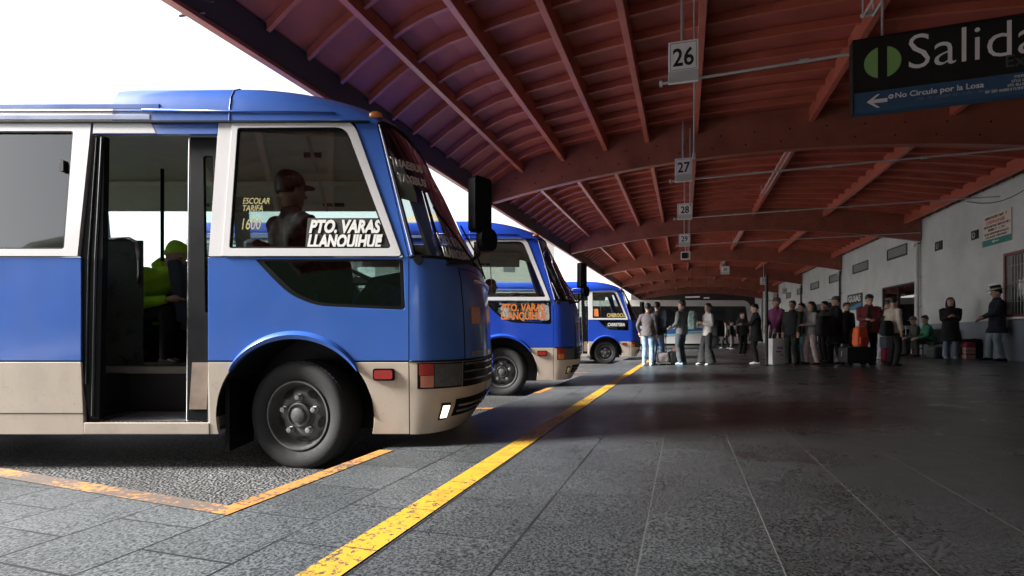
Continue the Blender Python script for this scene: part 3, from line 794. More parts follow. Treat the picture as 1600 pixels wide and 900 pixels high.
M_bfloor = mat('bus floor', (0.035, 0.036, 0.038), 0.6, var=0.2)
M_seat = mat('dark seat cloth', (0.05, 0.06, 0.085), 0.85, var=0.2)
M_lampr = mat('red lens', (0.40, 0.035, 0.03), 0.2, var=0.08, coat=0.4)
M_lampo = mat('orange lens', (0.62, 0.20, 0.05), 0.2, var=0.08, coat=0.4)
M_lampw = mat('clear lens', (0.55, 0.55, 0.52), 0.12, metal=0.4, var=0.2, scale=20, coat=0.6)
M_lampd = mat('smoked lens', (0.12, 0.12, 0.12), 0.12, metal=0.3, var=0.3, scale=20, coat=0.6)
M_fog = mat('lit fog lamp', (.8, .75, .65), .2, var=0, emit=(1.0, .88, .68, .8))
M_gold = mat('pale yellow lettering', (0.42, 0.36, 0.14), 0.5, var=0)
M_orl = mat('orange lettering', (0.75, 0.22, 0.05), 0.5, var=0)
M_panelg = mat('scratched dark panel', (0.055, 0.068, 0.062), 0.3, var=0.4, scale=7)

def make_wheel(parent, loc, steer=0.0, mirror=False):
    b = MB()
    prof = [(.235, -.005), (.262, -.03), (.30, -.046), (.345, -.045), (.372, -.03), (.384, 0.0), (.3855, .03), (.3855, .17), (.382, .19), (.365, .21), (.30, .225), (.24, .20)]
    b.lathe(prof, 56, 'y', caps=False)
    # tread grooves are cut as rings of small steps
    for yy in (.055, .10, .145):
        b.lathe([(.3862, yy), (.3862, yy + .006)], 56, 'y', caps=False)
    for k in range(64):
        t = 2 * math.pi * k / 64
        M = Matrix.Rotation(t, 4, 'Y')
        b.cbox((.379, .002, 0), (.010, .030, .022), M)
    o = b.build('wheel', M_tyre, parent, smooth=True, loc=loc, rot=(0, 0, (math.pi if mirror else 0) + steer), angle=40)
    b = MB()
    prof = [(.246, -.022), (.243, -.034), (.232, -.034), (.226, -.02), (.218, .03), (.200, .050), (.165, .020), (.150, .012), (.105, .012), (.098, .016), (.09, .012), (.088, -.018), (.078, -.024), (.072, -.010), (.058, -.008), (.052, -.030), (.030, -.040), (0.001, -.042)]
    b.lathe(prof, 48, 'y', caps=False)
    b.cur = 1
    for k in range(5):
        t = R(72 * k + 56); c = Vector((.176 * math.cos(t), .0, .176 * math.sin(t)))
        rad = Vector((math.cos(t), 0, math.sin(t))); tan = Vector((-math.sin(t), 0, math.cos(t)))
        ring = [c + tan * (.040 * math.cos(R(a))) + rad * (.021 * math.sin(R(a))) + Vector((0, .012 + .86 * .020 * math.sin(R(a)), 0)) for a in range(0, 360, 24)]
        b.add([p + Vector((0, -.004, 0)) for p in ring], [tuple(range(len(ring)))])
    r = b.build('rim', [M_rim, M_black], o, smooth=True, angle=35)
    b = MB()
    for k in range(5):
        t = R(72 * k + 20); c = Vector((.127 * math.cos(t), 0, .127 * math.sin(t)))
        b.lathe([(.026, .014), (.026, .0), (.019, -.003), (.019, -.030), (.001, -.032)], 6, 'y', c)
    b.build('wheel_nut', mat('worn bright steel', (.34, .34, .34), .4, metal=.5, var=.2, scale=30), o)
    return o

def build_bus(name, label, loc, blue, variant, steer):
    B = thing(name, label, 'bus', loc, 0, 'blue and beige midibuses parked nose in')
    side = lambda sg: (lambda p, t: Vector((p[0], sg * (hw(p[1]) - t), p[1])))
    nr, fr = side(-1), side(1)
    XR = -5.6
    xd0, xd1 = S(128, 600)[0], S(326, 600)[0]
    zg = 2.46
    xc, zc, RA = S(461, 655)[0], 0.385, 0.545
    xrw = -4.28
    def arc(cx, z0, z1, left=True, r=RA):          # arc of the wheel arch from height z0 to z1 on one flank
        a0, a1 = math.asin((z0 - zc) / r), math.asin(min(1, (z1 - zc) / r)); n = 12
        sg = -1 if left else 1
        return [(cx + sg * r * math.cos(a0 + (a1 - a0) * k / n), zc + r * math.sin(a0 + (a1 - a0) * k / n)) for k in range(n + 1)]
    def top_arc(cx, z0, r=RA):
        a0 = math.asin((z0 - zc) / r); n = 24
        return [(cx - r * math.cos(a0 + (math.pi - 2 * a0) * k / n), zc + r * math.sin(a0 + (math.pi - 2 * a0) * k / n)) for k in range(n + 1)]
    zb, zm, zs = .264, .764, 1.485
    M_bl = blue
    # ---- lower beige panels
    for sg, fn in ((-1, nr), (1, fr)):
        b = MB()
        doorL, doorR = (xd0, xd1) if sg < 0 else (-2.0, -1.999)
        pcs = [[[(XR, zb)] + arc(xrw, zb, zm)[0:] + [(XR, zm)]],
               [arc(xrw, zb, zm, False)[::-1] + [(xrw + .6, zb), (doorL, zb), (doorL, zm)]],
               [[(doorR, zb)] + arc(xc, zb, zm) + [(doorR, zm)]],
               [arc(xc, zb, zm, False)[::-1] + [(-.004, zb), (-.004, zm)]]]
        for pc in pcs:
            b = MB(); b.plate(pc, fn, 0, .03); b.build('lower_panel', M_beige, B, bevel=.004)
        if sg < 0: b = MB(); b.plate([[(xd0 + .004, zb), (xd1 - .004, zb), (xd1 - .004, .345), (xd0 + .004, .345)]], fn, -.004, .06); b.build('door_sill', M_beige, B, bevel=.004)
        # seams
        b = MB()
        b.box((XR, sg * .9995 - .0 if sg > 0 else -.9845, .408), (xd0 if sg < 0 else xrw, sg * .98 if sg > 0 else -.98, .412))
        b.plate([[(XR, zm - .006), (0, zm - .006), (0, zm + .010), (XR, zm + .010)]] if False else [[(xd1 if sg < 0 else -3.7, zm + .0005), (xc - RA * .72, zm + .0005), (xc - RA * .72, zm + .0095), (xd1 if sg < 0 else -3.7, zm + .0095)]], fn, .002, .02)
        b.plate([[(xc + RA * .72, zm + .0005), (0, zm + .0005), (0, zm + .0095), (xc + RA * .72, zm + .0095)]], fn, .002, .02)
        b.plate([[(xrw + RA * .72, zm + .0005), (xd0 if sg < 0 else -3.7, zm + .0005), (xd0 if sg < 0 else -3.7, zm + .0095), (xrw + RA * .72, zm + .0095)]], fn, .002, .02)
        b.build('waist_seam', M_rub, B)
    # ---- blue waist panels
    q_px = [(399, 405), (630, 405), (633, 484), (494, 478), (455, 461), (432, 440)]
    quarter = rounded([S(*p) for p in q_px], [.02, .02, .03, .10, .08, .10], 6)
    zm2 = zm + .010
    for sg, fn in ((-1, nr), (1, fr)):
        b = MB()
        doorL, doorR = (xd0, xd1) if sg < 0 else (-2.0, -1.999)
        b.plate([[(XR, zm2)] + top_arc(xrw, zm2) + [(doorL, zm2), (doorL, zs), (XR, zs)]], fn, 0, .03); b.build('waist_panel', M_bl, B, bevel=.004)
        b = MB(); b.plate([[(doorR, zm2)] + top_arc(xc, zm2) + [(-.004, zm2), (-.004, zs), (doorR, zs)], quarter], fn, 0, .03)
        b.build('waist_panel', M_bl, B, bevel=.004)
        q = MB()
        inner = rounded([(x, z) for x, z in [S(411, 408), S(624, 408), S(627, 479), S(496, 473), S(461, 457), S(441, 438)]], [.02, .02, .03, .1, .08, .1], 6)
        q.plate([quarter, inner], fn, .002, .02)
        qo = q.build('quarter_window', M_rub, B)
        q = MB(); q.plate([quarter], fn, .010, .014); q.build('pane', M_dglass, qo)
    for cx in (xc, xrw):
        for sg, fn in ((-1, nr), (1, fr)):
            b = MB(); n = 30; rin, rows = RA - .006, []
            inn, out = [], []
            for k in range(n + 1):
                a = R(36 + 108 * k / n); w_ = .050 * (math.sin(math.pi * k / n) ** .45)
                inn.append((cx - rin * math.cos(a), zc + rin * math.sin(a))); out.append((cx - (rin + .006 + w_) * math.cos(a), zc + (rin + .006 + w_) * math.sin(a)))
            rings = []
            for i, o_ in zip(inn, out):
                pi_, po = Vector(i), Vector(o_); m_ = (pi_ + po) / 2
                rings.append([fn(tuple(pi_), .02), fn(tuple(pi_), -.020), fn(tuple(m_), -.026), fn(tuple(po), -.002), fn(tuple(po), .02)])
            b.rings(rings); b.build('wheel_arch', M_bl, B, smooth=True, angle=50)
            b = MB()
            rows = [[(cx - (RA - .004) * math.cos(a), sg * y, zc + (RA - .004) * math.sin(a)) for a in [math.pi * k / 24 for k in range(25)]] for y in (.99, .45)]
            b.grid(rows); b.box((cx - .56, sg * .45 - .01, .2), (cx + .56, sg * .45 + .01, .97)); b.build('arch_liner', M_black, B, fix=False)
    # ---- window band
    PXL = -620
    b = MB(); fn = nr
    fr_out = [S(122, 400), S(143.5, 192), S(PXL, 192), S(PXL, 400)]
    gl_l = rounded([S(101, 389), S(115.5, 205), S(PXL + 20, 205), S(PXL + 20, 389)], .02)
    b.plate([fr_out, gl_l], nr, -.006, .03)
    pil = [S(326.5, 400), S(342, 190), S(363, 190), S(347.5, 400)]
    b.plate([pil], nr, -.004, .03)
    fo = rounded([S(348.5, 400), S(364, 190), S(552, 188), S(628, 400)], [.01, .01, .10, .03])
    gi = rounded([S(359, 388), S(372, 200), S(541, 199), S(612, 388)], [.02, .02, .08, .03])
    b.plate([fo, gi], nr, -.010, .03)
    b.build('window_surround', M_silver, B, bevel=.005)
    b = MB(); b.plate([[(p[0], p[1]) for p in gl_l]], nr, .012, .016); b.build('side_window', M_bglass, B)
    b = MB(); b.plate([gi], nr, .012, .016); fw = b.build('front_side_window', M_bglass, B)
    # rubber round both panes
    def inset(poly, d):
        c = sum((Vector(p) for p in poly), Vector((0, 0))) / len(poly); out = []
        m = len(poly)
        for i in range(m):
            p, a, e = Vector(poly[i]), Vector(poly[i - 1]), Vector(poly[(i + 1) % m])
            t = (e - a).normalized(); n = Vector((-t.y, t.x))
            if n.dot(c - p) < 0: n = -n
            out.append(tuple(p + n * d))
        return out
    b = MB(); b.plate([gi, inset(gi, .012)], nr, -.002, .011); b.plate([gl_l, inset(gl_l, .010)], nr, -.002, .011)
    b.build('window_rubber', M_rub, B)
    # A pillar in body colour
    for sg, fn in ((-1, nr), (1, fr)):
        b = MB(); b.plate([[S(629.5, 402.5), S(553, 188.5), (-.255, zg), (-.004, zs + .002)]], fn, -.002, .03); b.build('front_pillar', M_bl, B, bevel=.003)
    # header over the door
    b = MB(); b.plate([[S(123.5, 402), S(119, 402), S(143, 190), S(146, 190)]] if False else [[S(144.5, 209), S(146, 190), S(341, 189), S(339.5, 209)]], nr, -.002, .03); b.build('door_header', M_bl, B, bevel=.003)
    if variant == 1:
        b = MB(); b.plate([[S(146, 208), S(147.5, 191.5), S(236, 191.5), S(244, 208)]], nr, -.005, -.0025); b.build('header_patch', M_silver, B)
    # far side window band
    b = MB()
    wl = [(-5.3, -3.75), (-3.6, -2.25)]
    z0w, z1w = 1.545, 2.40
    holes_ = [rounded([(a, z0w), (c, z0w), (c, z1w), (a, z1w)], .04) for a, c in wl]
    fgl = rounded([(-2.10, z0w), (-.125, z0w), (-.40, z1w), (-2.10, z1w)], .05)
    b.plate([[(XR, zs + .001), (-.06, zs + .001), (-.33, zg), (XR, zg)]] + holes_ + [fgl], fr, 0, .03); b.build('window_surround', M_silver, B)
    b = MB(); [b.plate([h], fr, .012, .016) for h in holes_ + [fgl]]; b.build('side_window', M_bglass, B)
    # ---- open door
    dz0 = .348
    xl0, xl1 = S(129, 500)[0], S(157, 500)[0]
    b = MB(); b.plate([[S(122, 560), S(123, 404), S(145, 211), S(161, 211), S(158, 404), S(153, 656), S(137, 656), S(128, 610)]], nr, .012, .06)
    lf = b.build('door_leaf', M_rub, B, bevel=.004)
    b = MB(); b.tube([nr(S(143, 650), .008), nr(S(148, 404), .008), nr(S(158, 214), .008)], .008, 8); b.tube([nr(S(133, 600), .008), nr(S(137, 404), .008), nr(S(150, 214), .008)], .006, 8); b.build('door_seal', mat('dark trim', (.018, .02, .026), .35, var=.1), lf)
    b = MB()
    lfn = lambda p, t: Vector((p[0], -(0.985 - .105 * (p[1] - .3) / 2.1 - t), p[1]))
    lo = [S(289, 657), S(292, 211), S(334, 211), S(326, 404), S(322, 657)]
    b.plate([lo, rounded([S(310, 488), S(311, 240), S(327, 240), S(323, 404), S(322.5, 488)], .02)], lfn, .02, .05)
    lf = b.build('door_leaf', M_rub, B, bevel=.003)
    b = MB(); b.plate([[S(309, 489), S(310, 239), S(328, 239), S(324, 489)]], lfn, .034, .038); b.build('pane', M_bglass, lf)
    b = MB(); b.plate([[S(293, 640), S(293, 567), S(320, 567), S(320, 640)]], lfn, .012, .0195); b.build('kick_panel', mat('scuffed brown panel', (.25, .19, .15), .5, var=.25, scale=9), lf)
    b = MB()
    p0, p1 = nr(S(287, 660), .05), nr(S(290.5, 211), .05)
    b.tube([p0, p1], .014, 12); b.build('grab_pole', M_chrome, B, smooth=True, angle=40)
    # step well
    b = MB(); b.box((xd0 + .02, -.975, .262), (xd1 - .02, -.50, .345)); b.box((xd0 - .34, -.93, .262), (xd0 + .0195, -.50, .345)); b.build('step_tread', mat('ribbed aluminium', (.22, .22, .22), .45, metal=.5, var=.3, scale=20), B)
    b = MB()
    for k in range(22): b.box((xd0 + .10 + k * .033, -.96, .3455), (xd0 + .115 + k * .033, -.55, .350))
    b.build('step_rib', M_steel, B)
    b = MB(); b.box((xd0 - .34, -.50, .346), (xd1 - .02, -.46, .64)); riser = b.build('step_riser', M_bfloor, B)
    xa, za = S(163, 611), S(186, 597)
    b = MB(); b.box((-2.505, -.506, .505), (-2.39, -.501, .565)); b.build('step_label', mat('worn label', (.35, .35, .34), .5, var=.5, scale=40), riser)
    b = MB(); b.box((xd0 - .34, -.515, .641), (xd1 - .02, -.44, .695)); b.build('step_edge', mat('beige trim', (.40, .38, .33), .5, var=.15), B, bevel=.006)
    b = MB(); b.box((xd0 - .36, -.94, .30), (xd0 - .342, -.46, 1.45)); b.build('step_wall', M_liner, B)
    b = MB(); b.box((xd1 - .018, -.97, .30), (xd1, -.46, .70)); b.build('step_wall', M_liner, B)
    # ---- inside
    b = MB(); b.box((XR + .03, -.44, .655), (-.05, .44, .68)); b.box((xrw + .60, -.94, .655), (xd0 - .361, -.441, .68)); b.box((xrw + .60, .441, .655), (xc - .6, .94, .68)); b.build('bus_floor', M_bfloor, B)
    b = MB()
    b.box((XR + .03, .945, .95), (S(396, 440)[0], .965, 1.48)); b.box((XR + .03, -.965, .95), (xd0 - .004, -.945, 1.47)); b.box((xd1 + .004, -.965, .95), (S(396, 440)[0], -.945, 1.47))
    b.build('side_lining', M_liner, B)
    b = MB(); rows = []
    for y, z in ((-.86, 2.40), (-.80, 2.47), (-.55, 2.53), (0, 2.55), (.55, 2.53), (.80, 2.47), (.86, 2.40)):
        rows.append([(XR + .04, y, z), (-1.2, y, z), (-.45, y, z - .04), (-.28, y * .9, z - .10)])
    b.grid(rows); b.build('headlining', M_ceil, B, smooth=True)
    b = MB(); rows = [[(x, y, z) for y, z in ((.87, 2.42), (.60, 2.47), (.585, 2.42), (.80, 2.23), (.87, 2.23))] for x in (XR + .04, -2.0, -.5)]
    b.rings([[Vector(p) for p in r] for r in rows]); duct = b.build('air_duct', M_ceil, B)
    b = MB()
    for x in (-4.6, -2.52, -1.25):
        M = frame_m((x, .752, 2.275), (1, 0, 0), (0, -.215, .19))
        b.box((0, -.02, .0), (.10, .02, .010), M); b.box((.12, -.02, .0), (.22, .02, .010), M)
    b.build('air_outlet', M_black, duct)
    def seat(x, y0, y1, m=M_seat, back=1.0, nm='passenger_seat', legs=True):
        b = MB(); b.box((x - .02, y0, .98), (x + .42, y1, 1.11))
        if legs: b.box((x - .0, y0 + .05, .68), (x + .36, y0 + .09, .98)); b.box((x, y1 - .09, .68), (x + .36, y1 - .05, .98))
        M = Matrix.Translation((x, 0, 1.06)) @ Matrix.Rotation(R(-9), 4, 'Y')
        b.box((-.06, y0, 0), (.05, y1, .58 * back), M)
        return b.build(nm, m, B, bevel=.03)
    for k in range(4):
        x = -5.0 + .72 * k
        if x > -3.2: continue
        seat(x, -.92, -.10); seat(x, .10, .92)
    seat(-3.12, .10, .92); seat(-2.35, .20, .92)
    seat(-1.30, .18, .72, nm='driver_seat')
    if variant == 1: seat(-1.06, -.90, -.44, legs=False)
    # partition beside the door and its rail
    b = MB(); b.box((-2.62, -.43, .70), (-2.255, -.41, 1.70)); b.build('door_partition', M_panelg, B, bevel=.004)
    b = MB(); b.tube([(-2.58, -.45, 1.70), (-2.34, -.45, 1.71), (-2.285, -.45, 1.68), (-2.275, -.45, 1.62), (-2.275, -.45, 1.36)], .014, 10); b.build('handrail', M_chrome, B, smooth=True)
    b = MB(); b.tube([(-2.6, .30, .68), (-2.6, .30, 2.5)], .016, 10); b.tube([(-1.62, -.40, .69), (-1.62, -.40, 2.5)], .02, 10); b.build('stanchion', M_rub, B, smooth=True)
    # dashboard and steering wheel
    b = MB()
    rows = [[(x, y, z) for y in (-.86, -.3, .3, .86)] for x, z in ((-.42, .70), (-.40, 1.22), (-.30, 1.36), (.02, 1.42), (.12, 1.40))]
    b.grid(rows); b.build('dashboard', M_black, B, smooth=True, angle=40)
    b = MB(); Mw = Matrix.Translation((-.66, .45, 1.46)) @ Matrix.Rotation(R(28), 4, 'Y')
    ring = [Mw @ Vector((.22 * math.cos(R(a)), .22 * math.sin(R(a)), 0)) for a in range(0, 361, 15)]
    b.tube(ring, .014, 8, False); b.tube([Mw @ Vector((-.21, 0, 0)), Mw @ Vector((.21, 0, 0))], .012, 6); b.tube([Mw @ Vector((0, 0, 0)), (-.40, .45, 1.0)], .03, 8)
    b.build('steering_wheel', M_black, B, smooth=True, angle=50)
    # ---- front
    Z1 = [.264, .30, .36, .42, .50, .58, .66, .72, .764]
    Z2 = [.774, .85, .95, 1.05, 1.15, 1.25, 1.35, 1.42, 1.485]
    Z3 = [1.497, 1.56, 1.64, 1.72, 1.80, 1.90, 2.0, 2.1, 2.2, 2.3, 2.38, 2.44]
    b = MB(); b.grid([[front_pt(a, z) for a in A180] for z in Z1]); b.build('front_bumper', M_beige, B, smooth=True)
    b = MB(); b.grid([[front_pt(a, z) for a in A180] for z in Z2]); fp = b.build('front_panel', M_bl, B, smooth=True)
    AW = [a for a in A180 if 3 <= a <= 177]
    b = MB(); b.grid([[front_pt(a, z) for a in AW] for z in Z3]); ws = b.build('windscreen', M_dglass, B, smooth=True)
    b = MB()
    for a_ in (3, 177):
        b.tube([front_pt(a_, z, .004) for z in Z3], .010, 8)
    b.tube([front_pt(a, 1.491, .002) for a in A180], .012, 8); b.tube([front_pt(a, 2.447, .002) for a in A180], .014, 8)
    b.tube([front_pt(a, .769, -.004) for a in A180], .009, 8)
    b.build('screen_rubber', M_rub, ws, smooth=True)
    b = MB(); b.tube([front_pt(1.2, z, .006) for z in Z3], .004, 6); b.build('screen_bead', M_silver, ws)
    b = MB(); b.grid([[front_pt(a, z) for a in (0, 1.5, 3)] for z in Z3]); b.build('screen_pillar', M_bl, B, smooth=True); b = MB(); b.grid([[front_pt(a, z) for a in (177, 178.5, 180)] for z in Z3]); b.build('screen_pillar', M_bl, B, smooth=True)
    def patch(nm, a0, a1, z0, z1, off, m, parent=B, na=8, nz=4, rnd=0.0):
        b = MB(); rows = []
        for i in range(nz + 1):
            z = z0 + (z1 - z0) * i / nz; row = []
            for k in range(na + 1):
                row.append(front_pt(a0 + (a1 - a0) * k / na, z, off))
            rows.append(row)
        b.grid(rows)
        back = [[front_pt(a0 + (a1 - a0) * k / na, z0 + (z1 - z0) * i / nz, -.012) for k in range(na + 1)] for i in range(nz + 1)]
        loop = lambda g: g[0] + [r[-1] for r in g[1:-1]] + g[-1][::-1] + [r[0] for r in g[-2:0:-1]]
        lf, lb = loop(rows), loop(back); n = len(lf)
        b.add(lf + lb, [(i, (i + 1) % n, n + (i + 1) % n, n + i) for i in range(n)])
        return b.build(nm, m, parent, smooth=True, angle=40)
    for mir in (False, True):
        f = (lambda a: 180 - a) if mir else (lambda a: a)
        hl = patch('headlight', f(3.4), f(37), .578, .757, .006, M_rub)
        patch('indicator_lens', f(4.4), f(13.5), .675, .750, .013, M_lampr, hl); patch('reflector_lens', f(5.2), f(13.5), .590, .671, .013, M_lampo if variant != 1 else mat('pale red lens', (.6, .22, .17), .2, var=.2), hl)
        patch('lamp_glass', f(14), f(36), .592, .75, .014, M_lampd, hl)
        fg = patch('fog_lamp', f(20.5), f(28), .355, .47, .008, M_rub); patch('fog_lens', f(21.5), f(27), .37, .455, .014, M_fog if variant == 1 else M_lampw, fg)
        patch('front_marker', f(49), f(60), 1.03, 1.16, .012, M_lampo)
        patch('corner_chrome', f(46), f(62), .79, .83, .010, M_chrome)
    gr = patch('grille', 38, 142, .575, .757, .006, M_rub, na=30)
    for zz in (.62, .68, .735): patch('grille_bar', 38.5, 141.5, zz, zz + .012, .016, M_lampd, gr, na=30, nz=1)
    lg = patch('lower_grille', 33, 147, .37, .49, .006, M_rub, na=30)
    for zz in (.40, .44): patch('grille_bar', 36, 144, zz, zz + .012, .014, M_lampw, lg, na=30, nz=1)
    patch('number_plate', 76, 104, .50, .57, .014, M_white)
    b = MB(); b.tube([front_pt(40, z, .0) for z in Z2[:-1]], .004, 6); b.tube([front_pt(140, z, .0) for z in Z2[:-1]], .004, 6); b.tube([front_pt(a, 1.43, .0) for a in range(40, 141, 5)], .004, 6); b.build('hatch_seam', M_rub, fp)
    b = MB(); b.tube([front_pt(a, 1.36, .012) for a in range(56, 125, 4)], .012, 8); b.build('nose_trim', M_chrome, fp, smooth=True)
    # wipers
    for a0, a1, z1_ in ((62, 34, 1.86), (112, 84, 1.86)):
        b = MB(); b.tube([front_pt(a0, 1.47, .03), front_pt((a0 + a1) / 2, 1.64, .035), front_pt(a1, z1_, .025)], .008, 6)
        b.build('wiper', M_rub, B)
    # ---- roof
    prof = [(.89, 2.462), (.884, 2.53), (.868, 2.60), (.83, 2.655), (.75, 2.695), (.60, 2.725), (.35, 2.748), (0, 2.757)]
    prof = [(y, 2.462 + (z - 2.462) * 1.27) for y, z in prof]
    prof = [(-y, z) for y, z in prof] + [(y, z) for y, z in prof[-2::-1]]
    XF, XB = -1.35, -2.0
    def head_x(y):
        zt = 2.45; s, n, w_ = interp(SEAM, zt), interp(NOSE, zt), hw(zt)
        return s + (n - s) * max(0, 1 - (min(w_, abs(y)) / w_) ** NEXP) ** (1 / NEXP)
    NS = 14
    rows = []
    for i in range(NS + 1):
        t = i / NS; row = []
        for y, z in prof:
            xf = head_x(y); zf = 2.452 + .010 * (1 - abs(y) / .89)
            e = math.sin(t * math.pi / 2) ** .80
            row.append(Vector((xf + (XF - xf) * (t ** 1.25), y, zf + (z - zf) * e)))
        rows.append(row)
    rows.append([Vector((XB, y, z)) for y, z in prof])
    rows.append([Vector((XB - .13, y * 1.0, z if z < 2.56 else 2.56 + (z - 2.56) * .95)) for y, z in prof])
    b = MB(); b.grid(rows); b.build('roof_front', M_bl, B, smooth=True)
    b = MB(); b.grid([[Vector((x, y, z if z < 2.55 else 2.55 + (z - 2.55) * .92)) for y, z in prof] for x in (XB - .10, -4, XR)]); b.build('roof_rear', M_silver if variant == 1 else M_bl, B, smooth=True)
    for sg in (-1, 1):
        b = MB()
        b.box((XR, sg * .874 - .010, 2.556), (-1.80, sg * .874 + .010, 2.592)); b.build('roof_stripe', M_bl, B, bevel=.004); b = MB()
        b.box((XR, sg * .882 - .010, 2.474), (-1.86, sg * .882 + .010, 2.512)); b.build('roof_stripe', mat('pale blue stripe', (.33, .38, .55), .35, var=.06, coat=.3), B, bevel=.004); b = MB()
        b.tube([(XR, sg * .884, 2.535), (-1.83, sg * .884, 2.535)], .006, 8)
        b.build('roof_rib', M_silver if variant == 1 else M_bl, B, smooth=True)
        b = MB(); b.tube([(-1.915, sg * .890, 2.545), (-.55, sg * .884, 2.525)], .008, 8); b.build('roof_rib', M_bl, B, smooth=True)
        b = MB(); b.box((XR, sg * .90 - .012, 2.448), (-.30, sg * .90 + .012, 2.462)); b.build('gutter', M_rub, B)
    b = MB(); b.tube([(-1.30, y + (.002 if y > 0 else -.002) , z + .0015) for y, z in prof], .003, 6); b.build('roof_seam', M_bl, B)
    b = MB(); b.ell([((-.265, -.865, 2.50), .05, .03), ((-.27, -.862, 2.53), .045, .026), ((-.275, -.858, 2.545), .025, .014)], 16); b.build('roof_marker', M_lampo, B, smooth=True)
    # ---- rear end and underside
    b = MB(); pts = [(y * hw(z), z) for y, z in ((-1, .264), (1, .264), (1, .767), (1, 1.485), (1, 2.45), (-1, 2.45), (-1, 1.485), (-1, .767))]
    b.plate([pts, rounded([(-.75, 1.6), (.75, 1.6), (.7, 2.3), (-.7, 2.3)], .06)], lambda p, t: Vector((XR + t, p[0], p[1])), 0, .03); b.build('rear_panel', M_bl, B)
    b = MB(); b.box((XR + .01, -.76, 1.59), (XR + .014, .76, 2.31)); b.build('rear_window', M_dglass, B)
    b = MB(); b.box((XR + .1, -.44, .30), (-.1, .44, .65)); b.box((xrw + .6, -.90, .34), (xd0 - .05, .90, .64)); b.box((-.25, -.9, .30), (.1, .9, .6)); b.build('chassis', M_black, B)
    b = MB(); b.box((xc - .50, -.95, .14), (xc - .47, -.62, .62)); b.build('mudflap', M_rub, B)
    # ---- wheels
    make_wheel(B, (xc, -.90, .385), steer)
    make_wheel(B, (xc, .90, .385), steer, True)
    make_wheel(B, (xrw, -.90, .385)); make_wheel(B, (xrw, .90, .385), 0, True)
    # ---- side marker, mirror
    sx_, sz_ = S(600, 585)
    b = MB(); b.plate([rounded([(sx_ - .075, sz_ - .042), (sx_ + .075, sz_ - .042), (sx_ + .075, sz_ + .042), (sx_ - .075, sz_ + .042)], .02)], nr, -.012, 0); o = b.build('side_marker', M_rub, B, bevel=.003)
    b = MB(); b.plate([rounded([(sx_ - .062, sz_ - .030), (sx_ + .062, sz_ - .030), (sx_ + .062, sz_ + .030), (sx_ - .062, sz_ + .030)], .015)], nr, -.022, -.0125); b.build('lens', M_lampr, o, bevel=.004)
    mx, my, mz = .470, -.76, 1.89
    b = MB(); b.tube([(.03, -.93, 1.52), (.22, -.90, 1.47), (.40, -.80, 1.48), (.46, -.77, 1.53), (.475, -.76, 1.66), (.475, -.76, 1.75)], .014, 10); b.tube([(.06, -.93, 1.44), (.25, -.90, 1.445), (.40, -.80, 1.475)], .010, 8); b.tube([front_pt(5, 1.46, .0), front_pt(5, 1.46, .06)], .03, 10)
    b.build('mirror_arm', M_bolt, B, smooth=True, angle=50)
    def slab(nm, c, w_, h_, d, rr, m, tilt=0.0):
        b = MB(); pts = rounded([(-w_ / 2, -h_ / 2), (w_ / 2, -h_ / 2), (w_ / 2, h_ / 2), (-w_ / 2, h_ / 2)], rr, 6)
        b.plate([pts], lambda p, t: Vector((t, p[0], p[1])), -d / 2, d / 2)
        return b.build(nm, m, B, bevel=.015, loc=c, rot=(0, 0, tilt))
    m1 = slab('mirror', (mx, my, mz + .01), .17, .40, .075, .035, M_rub, R(-42))
    b = MB(); b.box((-.0405, -.07, -.18), (-.0385, .07, .18)); b.build('mirror_glass', M_chrome, m1)
    m2 = slab('round_mirror', (mx + .05, my, mz - .245), .165, .165, .06, .08, M_rub, R(-42))
    # ---- writing
    def side_m(px, py, t=.006):
        x, z = S(px, py); dx = hw(z) - t
        up = Vector((0, .11 / .975 if z > 1.485 else 0, 1))
        return frame_m((x, -dx, z), (1, 0, 0), up)
    if variant == 1:
        b = MB(); b.plate([[S(476, 388), S(480, 340), S(596, 340), S(612, 388)]], nr, .0095, .0115); bd = b.build('destination_board', M_ink, fw)
        text('lettering', 'PTO. VARAS', .122, M_white, bd, side_m(482, 362.5), shear=.22, bold=.0055, sx=.735)
        text('lettering', 'LLANQUIHUE', .122, M_white, bd, side_m(479, 385.5), shear=.22, bold=.0055, sx=.675)
        text('fare_lettering', 'ESCOLAR\nTARIFA', .062, M_gold, fw, side_m(378, 318), shear=.2, sx=.72, line=.85)
        text('fare_lettering', '1600', .115, M_gold, fw, side_m(374, 358), shear=.15, sx=.62)
        b = MB(); b.plate([[S(361, 388), S(361, 306), S(440, 306), S(440, 388)]], nr, .02, .024); b.build('sliding_pane', glass('faint glass', (.8, .85, .83)), fw)
        b = MB(); b.plate([[S(468, 203), S(474, 203), S(505, 325), S(501, 325)]], nr, .10, .105); b.build('window_cord', M_pipe, fw)
        b = MB(); b.plate([[S(590, 377), S(590, 371), S(596, 371), S(596, 377)]], nr, .004, .0112); b.build('window_catch', M_white, fw)
        b = MB(); b.plate([rounded([S(95, 268), S(95, 250), S(101, 250), S(101, 268)], .008)], nr, -.012, .011); b.build('window_catch', M_rub, B)
        b = MB(); b.box((-.85, -.70, 2.27), (-.72, -.69, 2.31)); b.build('headlining_label', M_black, B)
    else:
